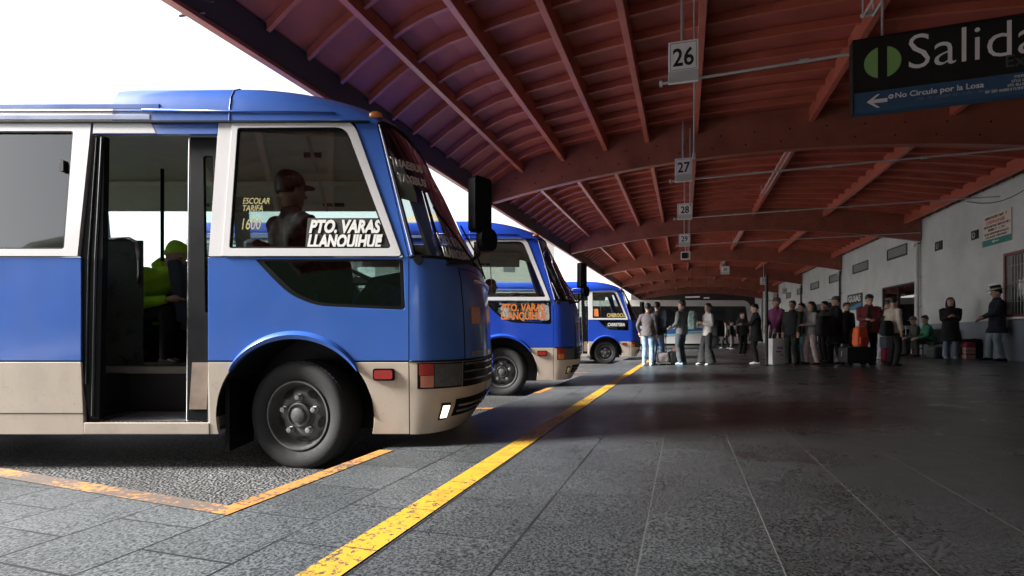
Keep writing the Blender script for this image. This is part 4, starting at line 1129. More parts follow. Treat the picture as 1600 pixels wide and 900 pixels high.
        if variant == 2:
            bm_ = M_orl
            text('destination_lettering', 'PTO. VARAS', .155, bm_, fw, side_m(459, 437, -.0), bold=.006, sx=.78)
            text('destination_lettering', 'LLANQUIHUE', .155, bm_, fw, side_m(455, 466, -.0), bold=.006, sx=.73)
            b = MB(); b.plate([rounded([S(585, 470), S(585, 415), S(622, 415), S(626, 470)], .05)], nr, -.001, .0); b.build('window_sticker', mat('pale sticker', (.4, .4, .42), .5, var=.6, scale=25), fw)
        else:
            text('destination_lettering', 'CHEROCO', .17, M_gold, fw, side_m(468, 380), bold=.008, sx=.74)
            text('destination_lettering', 'CARRETERA', .14, M_white, fw, side_m(472, 448, -.001), bold=.006, sx=.75)
            b = MB(); b.plate([[S(372, 375), S(372, 320), S(405, 320), S(405, 375)]], nr, .004, .0115); b.build('window_sticker', M_orl, fw)
        b = MB(); b.tube([nr(S(425, 388), .02), nr(S(425, 200), .02)], .008, 6); b.build('window_bar', M_pipe, fw)
    # lettering on the windscreen, laid along the glass
    def screen_text(nm, s, a, z, size, m, sx=.8):
        p = front_pt(a, z, .004); t = (front_pt(a + 3, z) - front_pt(a - 3, z)); u = front_pt(a, z + .05) - front_pt(a, z - .05)
        return text(nm, s, size, m, ws, frame_m(p, t, u), 'CENTER', bold=.003, sx=sx)
    if variant == 1:
        screen_text('screen_lettering', 'THAEBUS', 22, 2.13, .085, M_white, .75); screen_text('screen_lettering', 'TAXIBUS', 22, 2.02, .085, M_white, .7)
        screen_text('screen_lettering', 'PTO. VARAS', 45, 1.60, .10, M_white, .8); screen_text('screen_lettering', 'LLANQUIHUE', 45, 1.50, .10, M_white, .75)
    return B

bus1 = build_bus('midibus', 'large blue and beige midibus with its passenger door open and silver rear roof', (-.705, 4.46, yz(4.46)), M_blue, 1, R(-13))
bus2 = build_bus('midibus', 'bright blue midibus with orange PTO. VARAS lettering, parked between two other blue midibuses', (.640, 8.75, yz(8.75)), M_blue2, 2, R(-12))
bus3 = build_bus('midibus', 'bright blue midibus with yellow window lettering, farthest of the three midibuses', (3.93, 17.8, yz(17.8)), M_blue2, 3, R(0))

# ------------------------------------------------------------------ people
def bake(o, mods):
    for kind, kw in mods:
        m = o.modifiers.new(kind.lower(), kind)
        for k, v in kw.items(): setattr(m, k, v)
    dg = bpy.context.evaluated_depsgraph_get(); dg.update()
    me = bpy.data.meshes.new_from_object(o.evaluated_get(dg))
    ms = [s for s in o.data.materials]
    o.modifiers.clear(); o.data = me
    me.materials.clear()
    for s in ms: me.materials.append(s)
    me.polygons.foreach_set('use_smooth', [True] * len(me.polygons))
    return o
TEX = bpy.data.textures.new('cloth folds', 'CLOUDS'); TEX.noise_scale = 0.11; TEX.noise_depth = 2
def remeshed(mb, name, m, parent, voxel, folds=0.0, smooth=3):
    o = mb.build(name, m, parent, fix=True)
    mods = [('REMESH', dict(mode='VOXEL', voxel_size=voxel)), ('SMOOTH', dict(factor=0.5, iterations=smooth))]
    if folds: mods.append(('DISPLACE', dict(texture=TEX, strength=folds, mid_level=0.5, texture_coords='LOCAL')))
    return bake(o, mods)
def ik(a, c, l1, l2, hint):
    a, c, hint = Vector(a), Vector(c), Vector(hint)
    d = c - a; L = d.length
    if L > (l1 + l2) * .995: c = a + d * ((l1 + l2) * .995 / L); d = c - a; L = d.length
    k = (l1 * l1 - l2 * l2 + L * L) / (2 * L); h = math.sqrt(max(0, l1 * l1 - k * k))
    u = d.normalized(); n = (hint - u * hint.dot(u)).normalized()
    return a + u * k + n * h, c
SKIN = [mat('skin light', (0.50, 0.30, 0.22), .55, var=.06), mat('skin tan', (0.38, 0.21, 0.14), .55, var=.06)]
M_eye = mat('dark eye', (.015, .012, .01), .3, var=0)
M_lip = mat('lip', (.30, .11, .09), .5, var=0)
def cloth(name, c, r=.85): return mat(name, c, r, var=.18, scale=9)
def limb(b, pts, rs, n=12):                     # tapered limb with rounded joints
    path, rr = [], []
    for i in range(len(pts) - 1):
        p, q = Vector(pts[i]), Vector(pts[i + 1])
        for k in range(6):
            t = k / 6
            path.append(p.lerp(q, t)); bulge = 1 + .06 * math.sin(math.pi * t)
            rr.append((rs[i] + (rs[i + 1] - rs[i]) * t) * bulge)
    path.append(Vector(pts[-1])); rr.append(rs[-1])
    b.tube(path, rr, n)
def person(label, pos, rz, h=1.7, skin=0, top=None, bottom=None, shoe=None, hair=None, hairstyle='short', hands=None, feet=None, lean=0.0, head=(0, 0),
           coat=0.0, flare=0.0, girth=1.0, seated=False, hat=None, name='person', open_front=None, collar=True, hood=False, legw=1.0, voxel=.013):
    s = h / 1.74
    P = thing(name, label, 'person', pos, rz)
    P.scale = (s, s, s)
    sk = SKIN[skin]
    hip = .46 if seated else .918
    hl = hip + .02
    ln = R(lean)
    up = Vector((0, -math.sin(ln), math.cos(ln))); fw = Vector((0, -math.cos(ln), -math.sin(ln)))
    pel = Vector((0, 0, hip))
    T = lambda x, y, z: pel + Vector((x, 0, 0)) + up * z - fw * y      # torso frame: y backwards
    sh = {1: T(.172 * girth, .01, .475), -1: T(-.172 * girth, .01, .475)}
    hands = hands or {}; feet = feet or {}
    hz = R(head[0]); hp = R(head[1])                                    # head yaw (to own left +), nod down +
    headM = Matrix.Translation(T(0, .0, .578)) @ Matrix.Rotation(hz, 4, 'Z') @ Matrix.Rotation(ln * .5 + hp, 4, 'X')
    HC = lambda x, y, z: headM @ Vector((x, y, z))
    # arms and legs
    arm = {}
    for sd in (1, -1):
        d = hands.get(sd, (sd * .24, -.03, .80))
        tgt = Vector(d) if not seated else Vector(d)
        el, wr = ik(sh[sd], tgt, .285, .255, (sd * .5, .75, -.35))
        arm[sd] = (sh[sd], el, wr)
    leg = {}
    for sd in (1, -1):
        f = feet.get(sd, (sd * .10, (-.42 if seated else .02), .0))
        an = Vector((f[0], f[1], f[2] + .085)); hj = Vector((sd * .09, 0, hip))
        kn, an = ik(hj, an, .43, .415, (0, -1, .35 if seated else 0))
        leg[sd] = (hj, kn, an)
    # body: one continuous surface, head to ankles, with hands
    b = MB()
    rings = []
    for z, rx, ry, yo in ((-.135, .028, .032, -.03), (-.118, .046, .058, -.022), (-.09, .058, .078, -.012), (-.05, .068, .090, -.004), (0, .0745, .097, 0), (.05, .0765, .1, .004), (.09, .070, .092, .008), (.12, .050, .066, .010), (.135, .020, .028, .01)):
        rings.append([HC(rx * math.cos(2 * math.pi * k / 16), ry * math.sin(2 * math.pi * k / 16) + yo, z + .115) for k in range(16)])
    b.rings(rings)
    b.tube([HC(0, -.085, .145), HC(0, -.100, .118), HC(0, -.120, .092), HC(0, -.10, .080)], [.009, .013, .018, .012], 8)   # nose
    for sd in (1, -1): b.tube([HC(sd * .070, .012, .13), HC(sd * .084, .018, .115), HC(sd * .074, .012, .085)], [.012, .016, .010], 8)     # ears
    b.tube([T(0, .02, .47), T(0, .01, .56), HC(0, .012, .05)], [.066, .056, .054], 12)
    rings = []
    for z, rx, ry in ((-.06, .15, .10), (.03, .155, .105), (.15, .135, .092), (.28, .148, .10), (.38, .155, .10), (.44, .125, .085), (.49, .075, .06), (.53, .05, .05)):
        rings.append([T(rx * girth * math.cos(2 * math.pi * k / 18), ry * girth * math.sin(2 * math.pi * k / 18), z) for k in range(18)])
    b.rings(rings)
    for sd in (1, -1):
        a, e, w = arm[sd]
        limb(b, [T(sd * .10, .01, .43), a - Vector((0, 0, .012)), e, w], [.040, .042, .038, .027], 10)
        fd = (w - e).normalized(); side = fd.cross(Vector((0, 0, 1)));
        if side.length < .2: side = Vector((0, 1, 0))
        side.normalize(); nrm = side.cross(fd)
        pm = w + fd * .085
        b.tube([w, w + fd * .03, w + fd * .075, pm], [.026, .034, .036, .030], 10)
        for q, (o_, l_) in enumerate(((-.030, .070), (-.010, .080), (.010, .076), (.029, .060))):
            r0 = w + fd * .070 + side * o_
            cur = nrm * (-.012)
            b.tube([r0, r0 + fd * (l_ * .5) + cur * .4, r0 + fd * (l_ * .82) + cur * 1.6, r0 + fd * (l_ * .95) + cur * 2.6], [.0105, .010, .0095, .008], 7)
        t0 = w + fd * .022 - side * .026
        b.tube([t0, t0 + fd * .032 - side * .020, t0 + fd * .060 - side * .022 - nrm * .012], [.014, .012, .009], 7)
        hj, kn, an = leg[sd]
        limb(b, [Vector((sd * .07, 0, hip + .02)), kn, an], [.085, .055, .036], 10)
        b.tube([an + Vector((0, .04, -.035)), an + Vector((0, -.05, -.045)), an + Vector((0, -.15, -.06))], [.035, .036, .025], 8)
    body = remeshed(b, 'body', sk, P, voxel, 0, 2)
    b = MB()
    for sd in (1, -1):
        b = MB(); b.ell([((sd * .030, -.0855, .128), .012, .008), ((sd * .030, -.088, .133), .015, .009), ((sd * .030, -.0855, .138), .012, .008)], 10, headM); b.build('eye', M_eye, body)
        b = MB(); b.tube([HC(sd * .016, -.092, .152), HC(sd * .034, -.092, .156), HC(sd * .050, -.080, .151)], [.004, .0055, .003], 6); b.build('eyebrow', hair or M_eye, body)
    b = MB(); b.tube([HC(-.024, -.082, .060), HC(0, -.092, .058), HC(.024, -.082, .060)], [.003, .007, .003], 6); b.build('mouth', M_lip, body)
    # trousers
    if bottom:
        b = MB(); rings = []
        for z, rx, ry in ((-.10, .155, .115), (-.02, .172, .128), (.06, .168, .122), (.13, .152, .108)):
            rings.append([T(rx * girth * math.cos(2 * math.pi * k / 18), ry * girth * math.sin(2 * math.pi * k / 18), z) for k in range(18)])
        b.rings(rings)
        for sd in (1, -1):
            hj, kn, an = leg[sd]
            limb(b, [Vector((sd * .085, 0, hip)), kn, an + Vector((0, .005, -.03))], [.094, .074 * legw, (.062 + flare * .07) * legw], 14)
        remeshed(b, 'trousers', bottom, P, .016, .022, 2)
    # shoes
    for sd in (1, -1):
        hj, kn, an = leg[sd]
        b = MB(); rings = []
        for y, wd, ht in ((.075, .028, .05), (.055, .038, .075), (.0, .042, .095), (-.06, .045, .075), (-.12, .050, .055), (-.17, .042, .042), (-.195, .020, .025)):
            rings.append([Vector((an.x + wd * math.cos(2 * math.pi * k / 12), an.y + y + .01, an.z - .085 + ht / 2 + ht / 2 * math.sin(2 * math.pi * k / 12))) for k in range(12)])
        b.rings(rings); b.build('shoe', shoe or M_black, P, smooth=True)
    # jacket / top / coat
    if top:
        b = MB(); rings = []
        low = -.10 - coat
        prof = []
        if coat > 0.02: prof += [(low, .212 + flare * .03 + coat * .05, .175 + coat * .06), (low + coat * .5, .208, .168)]
        prof += [(-.10, .178, .135), (.0, .178, .135), (.15, .165, .125), (.28, .178, .130), (.38, .186, .130), (.44, .172, .115), (.485, .138, .095), (.52, .092, .078), (.545, .074, .070), (.565 + (.015 if collar else 0), .070, .066)]
        for z, rx, ry in prof:
            p0 = T(0, 0, z) if z > -.1 else pel + Vector((0, 0, z))
            rings.append([p0 + Vector((rx * girth * math.cos(2 * math.pi * k / 20), ry * girth * math.sin(2 * math.pi * k / 20), 0)) for k in range(20)])
        b.rings(rings)
        for sd in (1, -1):
            a, e, w = arm[sd]
            limb(b, [T(sd * .10, .01, .455), a, e, w + (w - e).normalized() * -.01], [.060, .066, .055, .043], 12)
        if hood:
            b.tube([T(-.08, .07, .52), T(0, .12, .53), T(.08, .07, .52)], [.05, .07, .05], 10)
        remeshed(b, 'jacket', top, P, .016, .020, 2)
    if open_front:
        b = MB()
        for z0, z1 in ((-.06, .50),):
            b.add([T(-.045, -.137 * girth, z0), T(.045, -.137 * girth, z0), T(.05, -.140 * girth, .3), T(.03, -.125 * girth, z1), T(-.03, -.125 * girth, z1), T(-.05, -.140 * girth, .3)], [(0, 1, 2, 3, 4, 5)])
        o = b.build('shirt_front', open_front, P); md = o.modifiers.new('t', 'SOLIDIFY'); md.thickness = .012
    # hair or hat
    if hair:
        b = MB(); rings = []
        lowf = .150
        for z, rx, ry, yo in ((.085, .070, .060, .052), (.12, .0825, .080, .034), (.16, .0865, .097, .022), (.195, .0845, .104, .012), (.225, .072, .090, .012), (.248, .050, .064, .014), (.258, .018, .022, .014)):
            rings.append([HC(rx * math.cos(2 * math.pi * k / 18), ry * math.sin(2 * math.pi * k / 18) + yo, z) for k in range(18)])
        b.rings(rings)
        if hairstyle == 'long':
            b.tube([HC(0, .055, .17), HC(0, .085, .08), HC(0, .085, -.02), HC(0, .075, -.13)], [.075, .080, .082, .06], 14)
            for sd in (1, -1): b.tube([HC(sd * .062, .01, .19), HC(sd * .084, .01, .10), HC(sd * .082, .01, .0), HC(sd * .075, -.01, -.10)], [.028, .032, .034, .022], 10)
        if hairstyle == 'bun': b.ell([(HC(0, .10, .14), .03, .03), (HC(0, .115, .17), .045, .045), (HC(0, .11, .205), .03, .03)], 12)
        remeshed(b, 'hair', hair, P, .012, .010, 2)
    if hat == 'brim':
        b = MB(); M = headM @ Matrix.Translation((0, .01, .185)) @ Matrix.Rotation(R(4), 4, 'X')
        pr = [(.165, .0), (.166, .006), (.10, .012), (.096, .05), (.092, .10), (.075, .112), (.02, .108), (.001, .107)]
        rings = [[M @ Vector((r * .92 * math.cos(2 * math.pi * k / 28), r * 1.08 * math.sin(2 * math.pi * k / 28), z)) for k in range(28)] for r, z in pr]
        b.rings(rings); ho = b.build('hat', cloth('hat felt', (.02, .021, .025)), P, smooth=True, angle=50)
        b = MB(); rings = [[M @ Vector((r * .92 * math.cos(2 * math.pi * k / 28), r * 1.08 * math.sin(2 * math.pi * k / 28), z)) for k in range(28)] for r, z in ((.1025, .014), (.1015, .048))]
        b.rings(rings, False); b.build('hat_band', cloth('hat band', (.45, .42, .40)), ho, smooth=True)
    if hat == 'cap':
        b = MB(); rings = []
        for z, rx, ry in ((.155, .086, .106), (.19, .086, .104), (.225, .072, .088), (.252, .04, .05), (.258, .01, .012)):
            rings.append([HC(rx * math.cos(2 * math.pi * k / 18), ry * math.sin(2 * math.pi * k / 18) + .008, z) for k in range(18)])
        b.rings(rings)
        b.ell([((0, -.10, .158), .07, .085), ((0, -.10, .166), .07, .085)], 16, headM)
        b.build('cap', cloth('cap cloth', (.10, .10, .105)), P, smooth=True, angle=50)
    return P
def foot(px, py):                                # where a pair of feet seen at this place of the photograph stands on the platform
    Y = 571 / (py - (532.5 - .021 * (px - 800)))
    X = (px - 800) / 787 * Y
    return Vector((X, Y, fz(X, Y))), Y
def stand(label, px, pt, pb, rz, **k):
    p, Y = foot(px, pb)
    h = min(1.86, max(1.52, (pb - pt) / 787 * Y))
    return person(label, p, R(rz) - math.atan((px - 800) / 787), h, **k), p
c_black = cloth('black cloth', (.010, .010, .011)); c_char = cloth('charcoal cloth', (.022, .023, .025)); c_navy = cloth('navy cloth', (.014, .018, .032))
c_jean = cloth('blue denim', (.10, .18, .30)); c_ljean = cloth('pale denim', (.19, .27, .36)); c_grey = cloth('grey cloth', (.14, .15, .155))
c_white = cloth('off white cloth', (.55, .53, .50)); c_mar = cloth('maroon cloth', (.17, .028, .035)); c_pur = cloth('purple cloth', (.16, .025, .10))
c_green = cloth('green cloth', (.03, .15, .09)); c_cream = cloth('cream cloth', (.48, .42, .35)); c_pink = cloth('grey pink cloth', (.085, .072, .078)); c_hivis = cloth('lime hi-vis cloth', (.40, .74, .03))
c_pat = cloth('mottled pale cloth', (.24, .215, .215)); c_teal = cloth('teal cloth', (.07, .22, .20)); c_dgreen = cloth('dull green grey cloth', (.05, .06, .058))
h_blk = mat('black hair', (.010, .009, .008), .5, var=.2, scale=40); h_grey = mat('grey hair', (.16, .15, .14), .6, var=.2, scale=40)
sh_w = mat('white shoe', (.6, .6, .58), .6, var=.1); sh_b = mat('black shoe', (.012, .012, .012), .4, var=.1); sh_bl = mat('pale blue shoe', (.30, .42, .52), .6, var=.1)

stand('person in grey pink jacket and light jeans with white shoes, back turned', 1012.5, 474, 571, 165, top=c_pink, bottom=c_ljean, shoe=sh_w, hair=h_blk, hands={1: (.26, -.08, .92), -1: (-.22, -.10, .86)})
_, pB = stand('person in black coat and blue jeans carrying a dark rucksack beside the pink jacket', 1027, 472, 570, 150, top=c_black, bottom=c_jean, shoe=sh_w, hair=h_blk, feet={1: (.09, .06, 0), -1: (-.10, -.08, 0)}, girth=1.06)
_, pC = stand('person in grey jacket with a white patterned backpack, dark trousers and pale blue shoes', 1065, 469, 570, -120, top=c_grey, bottom=cloth('slate trousers', (.06, .075, .085)), shoe=sh_bl, hair=h_blk, hands={1: (.18, -.20, 1.0), -1: (-.18, -.2, 1.02)}, girth=1.08)
_, pD = stand('woman in white top and wide black trousers with white shoes, black shoulder bag', 1106, 474, 570, -62, top=c_white, bottom=c_char, shoe=sh_w, hair=h_blk, hairstyle='bun', hands={1: (.12, -.22, 1.18), -1: (-.05, -.24, 1.14)}, feet={1: (.12, .04, 0), -1: (-.13, -.10, 0)}, flare=.9, legw=1.15, head=(20, 0))
stand('small distant person in white top and dark trousers near the coach side', 1134, 503, 545, -90, top=c_white, bottom=c_black, shoe=sh_w, hair=h_blk, feet={1: (.09, .2, 0), -1: (-.09, -.22, 0)})
stand('small distant person in black top carrying something pale by the coach', 1143, 502, 545.5, 70, top=c_black, bottom=c_pat, shoe=sh_w, hair=h_blk)
_, pF = stand('man all in black with white shoes holding a phone out before him', 1181, 475, 569, -85, top=c_black, bottom=c_black, shoe=sh_w, hair=h_blk, hands={1: (.05, -.38, 1.15), -1: (-.08, -.36, 1.16)}, coat=.16, head=(0, 14), girth=1.08)
stand('man in purple sweater and grey cap standing behind the white bag', 1213, 465, 567.5, -40, top=c_pur, bottom=c_char, shoe=sh_b, hair=h_grey, hat='cap', hands={1: (.16, -.24, .90), -1: (-.12, -.26, .88)}, head=(-25, 0))
stand('man in plain black jacket and trousers facing the bay beside the purple sweater', 1238, 470, 569.5, -28, top=c_black, bottom=c_black, shoe=sh_b, hair=h_blk, skin=1, hands={1: (.22, -.12, .84), -1: (-.20, -.12, .84)}, girth=1.15, coat=.05)
stand('person half hidden in dark top and teal trousers behind the black jacket', 1252, 474, 567, -35, top=c_char, bottom=c_teal, shoe=sh_b, hair=h_blk, head=(-20, 0))
_, pI = stand('woman in mottled pale top and patterned pale trousers with big black bag', 1267, 475, 569.5, -55, top=c_pat, bottom=cloth('patterned pale trousers', (.42, .33, .32)), shoe=sh_b, hair=h_blk, hairstyle='long', hands={1: (.10, -.26, 1.10), -1: (-.12, -.25, 1.05)}, feet={1: (.10, .12, 0), -1: (-.10, -.06, 0)})
stand('broad man in long black coat and dark cap facing the queue', 1306, 463, 568.5, -80, top=c_black, bottom=c_black, shoe=sh_b, hair=h_blk, hat='cap', coat=.30, girth=1.22, hands={1: (.22, -.10, .88), -1: (-.24, -.08, .88)}, feet={1: (.10, .10, 0), -1: (-.11, -.10, 0)})
_, pK = stand('man in maroon jacket and black trousers looking down at his phone', 1357, 460, 569.5, 8, top=c_mar, bottom=c_black, shoe=sh_b, hair=h_blk, hands={1: (.07, -.30, 1.10), -1: (-.08, -.30, 1.12)}, head=(12, 24), girth=1.15, open_front=c_black, coat=.03)
stand('person in dark top and white trousers stooping behind the cream jacket', 1379, 468, 561, 55, top=c_mar, bottom=cloth('white trousers', (.50, .48, .56)), shoe=sh_w, hair=h_blk, lean=12, head=(0, 20))
_, pL = stand('person in cream patterned jacket and black trousers seen from behind', 1396, 470, 571, 128, top=c_cream, bottom=c_black, shoe=sh_b, hair=h_blk, hands={1: (.20, -.20, .98), -1: (-.28, .02, .86)}, head=(20, 10), girth=1.1)
_, pO = stand('woman in long black coat and pale jeans with hands clasped at her chest', 1485, 465, 560.5, 6, top=c_black, bottom=c_ljean, shoe=sh_bl, hair=h_blk, hairstyle='long', hands={1: (.05, -.22, 1.20), -1: (-.05, -.22, 1.19)}, coat=.32, girth=1.12, flare=.2)
_, pP = stand('man in dark blazer and brimmed hat with pale band, light jeans', 1558, 449, 563.5, -72, top=c_navy, bottom=cloth('faded patterned jeans', (.26, .34, .38)), shoe=sh_b, hair=h_blk, hat='brim', hands={1: (.12, -.30, 1.02), -1: (-.16, -.26, 1.0)}, coat=.16, girth=1.12, feet={1: (.10, .06, 0), -1: (-.10, -.12, 0)}, head=(0, 8))

stand('man in charcoal jacket partly hidden between the patterned trousers and the long black coat', 1288, 471, 566, -60, top=c_char, bottom=c_black, shoe=sh_b, hair=h_blk, hands={1: (.16, -.2, 1.0), -1: (-.16, -.2, 1.0)}, girth=1.05)
stand('person in dark navy coat partly hidden behind the long black coat', 1323, 473, 564, 40, top=c_navy, bottom=c_char, shoe=sh_b, hair=h_blk, coat=.1, girth=1.05)
stand('distant person in charcoal jacket standing beyond the phone holder', 1160, 488, 556, 30, top=c_char, bottom=c_black, shoe=sh_b, hair=h_blk)

# bench against the wall with two people
def wall_xy(u, v): p = uv(u, v); return Vector((p.x, p.y, fuv(u, v)))
bp_ = wall_xy(18.45, 6.95)
bench = thing('bench', 'dark metal waiting bench against the grey wall under two seated people', 'bench', bp_, STN)
b = MB(); b.box((-.22, -1.0, .40), (.22, 1.0, .44)); b.build('seat', M_bolt, bench, bevel=.01)
b = MB(); b.box((.22, -1.0, .46), (.25, 1.0, .82)); b.build('backrest', M_bolt, bench, bevel=.01)
for y in (-.85, .85):
    b = MB(); b.tube([(-.18, y, 0), (-.16, y, .41)], .02, 8); b.tube([(.20, y, 0), (.20, y, .46), (.235, y, .80)], .02, 8); b.tube([(-.17, y, .2), (.2, y, .2)], .016, 8); b.build('leg', M_bolt, bench, smooth=True)
for dy, lab, tp, bt, hr, hd in ((.45, 'seated person in dull green grey jacket with black hat on the bench', c_dgreen, c_char, h_blk, 'cap'), (-.35, 'seated person in green top leaning forward on the bench', c_green, c_char, h_blk, None)):
    q = wall_xy(18.45 + dy, 6.93)
    person(lab, q, STN + R(-90), 1.68, top=tp, bottom=bt, shoe=sh_b, hair=hr, hat=hd, seated=True, lean=16, hands={1: (.10, -.40, .56), -1: (-.10, -.40, .56)}, head=(30, 8))

# people in the buses
def in_bus(bus, lab, x, y, z, rz, **k):
    l = bus.location
    return person(lab, (l.x + x, l.y + y, l.z + z), R(rz), **k)
in_bus(bus1, 'passenger in dark cap sitting behind the front side window of the nearest bus', -.96, -.66, .80, 150, h=1.86, top=c_black, bottom=c_black, skin=1, hair=h_blk, hat='cap', seated=True, feet={1: (.10, -.38, .16), -1: (-.10, -.38, .16)}, hands={1: (.12, -.34, .60), -1: (-.12, -.34, .60)})
in_bus(bus1, 'person in lime hi-vis jacket bending over inside the open bus door', -2.86, .40, .66, 75, h=1.74, top=c_hivis, bottom=c_black, hair=c_hivis, seated=True, lean=38, girth=1.35, hands={1: (.15, -.5, .62), -1: (-.12, -.45, .60)}, hood=True, head=(0, 10))
in_bus(bus2, 'driver in white shirt sitting in the second midibus', -1.02, .40, .68, 90, h=1.72, top=c_white, bottom=c_black, hair=h_blk, seated=True, hands={1: (.16, -.42, .98), -1: (-.16, -.42, .98)})

# ------------------------------------------------------------------ bags and luggage
def soft(name, label, cat, pos, rz, w, d, h, m, r=.06, folds=.015, parts=None, z=0.0):
    b = MB(); pts = rounded([(-w / 2, -d / 2), (w / 2, -d / 2), (w / 2, d / 2), (-w / 2, d / 2)], r, 5)
    rings = []
    for t, k in ((0, .86), (.06, .97), (.3, 1.0), (.65, .97), (.88, .86), (1.0, .62)):
        rings.append([Vector((x * k, y * k, h * t)) for x, y in pts])
    b.rings(rings)
    o = remeshed(b, name, m, None, .02, folds, 2)
    o.location = Vector(pos) + Vector((0, 0, z)); o.rotation_euler = (0, 0, rz)
    return tag(o, label, cat)
M_nyl = mat('black nylon', (.012, .012, .013), .55, var=.2); M_orange = mat('orange nylon', (.75, .11, .015), .5, var=.12, scale=10)
def backpack(label, pos, rz, m, z, s=1.0, strap=True, m2=None):
    o = soft('backpack', label, 'backpack', pos, rz, .32 * s, .20 * s, .46 * s, m, .07, .012, z=z)
    b = MB(); pts = rounded([(-.11 * s, .04 * s), (.11 * s, .04 * s), (.11 * s, .22 * s), (-.11 * s, .22 * s)], .04)
    b.plate([pts], lambda p, t: Vector((p[0], t, p[1])), -.135 * s, -.06); b.build('front_pocket', m2 or m, o, bevel=.015)
    if strap:
        for sd in (1, -1): b = MB(); b.tube([(sd * .10 * s, .08 * s, .43 * s), (sd * .11 * s, .15 * s, .36 * s), (sd * .12 * s, .15 * s, .16 * s), (sd * .13 * s, .08 * s, .05 * s)], .014, 6); b.build('strap', M_nyl, o)
    b = MB(); b.tube([(-.04, .05, .44 * s), (-.03, .05, .48 * s), (.03, .05, .48 * s), (.04, .05, .44 * s)], .008, 6); b.build('handle', M_nyl, o)
    return o
def off(p, dx, dy): return Vector((p.x + dx, p.y + dy, fz(p.x + dx, p.y + dy)))
backpack('dark rucksack on the back of the person in black coat', off(pB, .10, -.17), R(-30), c_navy, .98)
backpack('black backpack with white and teal pattern on the person in grey', off(pC, .24, -.14), R(60), mat('patterned nylon', (.16, .24, .22), .6, var=.9, scale=14), .92, 1.05, m2=mat('pale teal nylon', (.32, .46, .42), .6, var=.5, scale=20))
soft('shoulder_bag', 'big black shoulder bag hanging at the white topped woman\'s hip', 'bag', off(pD, .24, -.10), R(40), .42, .16, .42, c_black, z=.72)
soft('shoulder_bag', 'big round black bag on the arm of the woman in patterned trousers', 'bag', off(pI, .22, -.20), R(15), .50, .22, .48, c_black, r=.1, z=.68)
soft('shoulder_bag', 'black waist bag worn behind the cream jacket', 'bag', off(pL, -.22, -.10), R(10), .26, .16, .34, c_black, z=.66)
def phone(label, p, rz):
    b = MB(); b.box((-.036, -.005, -.07), (.036, .005, .07)); o = b.build('phone', M_black, bevel=.004, loc=p, rot=(R(30), 0, rz)); tag(o, label, 'phone')
    b = MB(); b.box((-.032, -.0065, -.062), (.032, -.0052, .062)); b.build('display', mat('phone display', (.05, .06, .07), .1, var=0), o)
phone('phone held out by the man all in black', Vector((pF.x - .46, pF.y - .04, pF.z + 1.13)), R(90))
phone('phone held low by the man in maroon jacket', Vector((pK.x + .02, pK.y - .42, pK.z + 1.06)), R(10))
# white shopping bag
p, Y = foot(1215, 569)
wb = thing('shopping_bag', 'large white carrier bag with small pink and grey print standing on the floor', 'bag', p, R(8))
b = MB(); rings = []
for z, k in ((0, .98), (.02, 1), (.35, 1.0), (.64, .98)):
    rings.append([Vector((x * k, y * k, z)) for x, y in rounded([(-.22, -.11), (.22, -.11), (.22, .11), (-.22, .11)], .015, 3)])
b.rings(rings); o = b.build('bag_body', mat('white carrier plastic', (.72, .71, .72), .4, var=.08), wb, smooth=True, angle=40)
b = MB(); b.box((-.13, -.116, .30), (.02, -.1125, .34)); b.build('print', mat('pink print', (.45, .10, .30), .5, var=0), o)
b = MB(); b.box((-.10, -.116, .38), (.06, -.1125, .44)); b.box((-.02, -.116, .22), (.07, -.1125, .25)); b.build('print', mat('grey violet print', (.30, .28, .42), .5, var=.4, scale=60), o)
for sd in (-1, 1): b = MB(); b.tube([(-.09, sd * .10, .62), (-.07, sd * .09, .78), (.07, sd * .09, .78), (.09, sd * .10, .62)], .008, 6); b.build('handle', M_white, wb)
# black suitcase with the orange backpack on it
p, Y = foot(1338, 570.5)
sc = thing('suitcase', 'low black suitcase lying beside the maroon jacket, orange backpack on top', 'suitcase', p, R(5))
b = MB(); b.plate([rounded([(-.33, .05), (.33, .05), (.33, .42), (-.33, .42)], .05)], lambda p, t: Vector((p[0], t, p[1])), -.14, .14); b.build('shell', M_nyl, sc, bevel=.02)
for x in (-.24, .24):
    b = MB(); b.lathe([(.028, -.15), (.028, -.11)], 12, 'y', (x, 0, .03)); b.lathe([(.028, .11), (.028, .15)], 12, 'y', (x, 0, .03)); b.build('wheel', M_rub, sc)
b = MB(); b.tube([(.335, -.08, .14), (.37, -.08, .14), (.37, -.08, .36), (.335, -.08, .36)], .010, 6); b.build('handle', M_steel, sc)
b = MB(); b.tube([(-.335, .0, .2), (-.36, .0, .2), (-.36, .0, .32), (-.335, .0, .32)], .012, 6); b.build('handle', M_steel, sc)
backpack('bright orange backpack standing on the low black suitcase', off(p, .08, -.01), R(10), M_orange, .43, .98, m2=mat('deep orange nylon', (.60, .06, .02), .5, var=.1))
# red and grey bag by the cream jacket
p, Y = foot(1386, 566)
rb = soft('shopping_bag', 'tall crimson and blue grey bag standing beside the cream jacket', 'bag', p, R(15), .26, .16, .60, mat('crimson plastic', (.50, .02, .09), .45, var=.15), r=.03)
b = MB(); b.box((-.14, -.095, .36), (.0, .095, .62)); b.build('side_panel', mat('blue grey plastic', (.20, .26, .30), .5, var=.2), rb, bevel=.02)
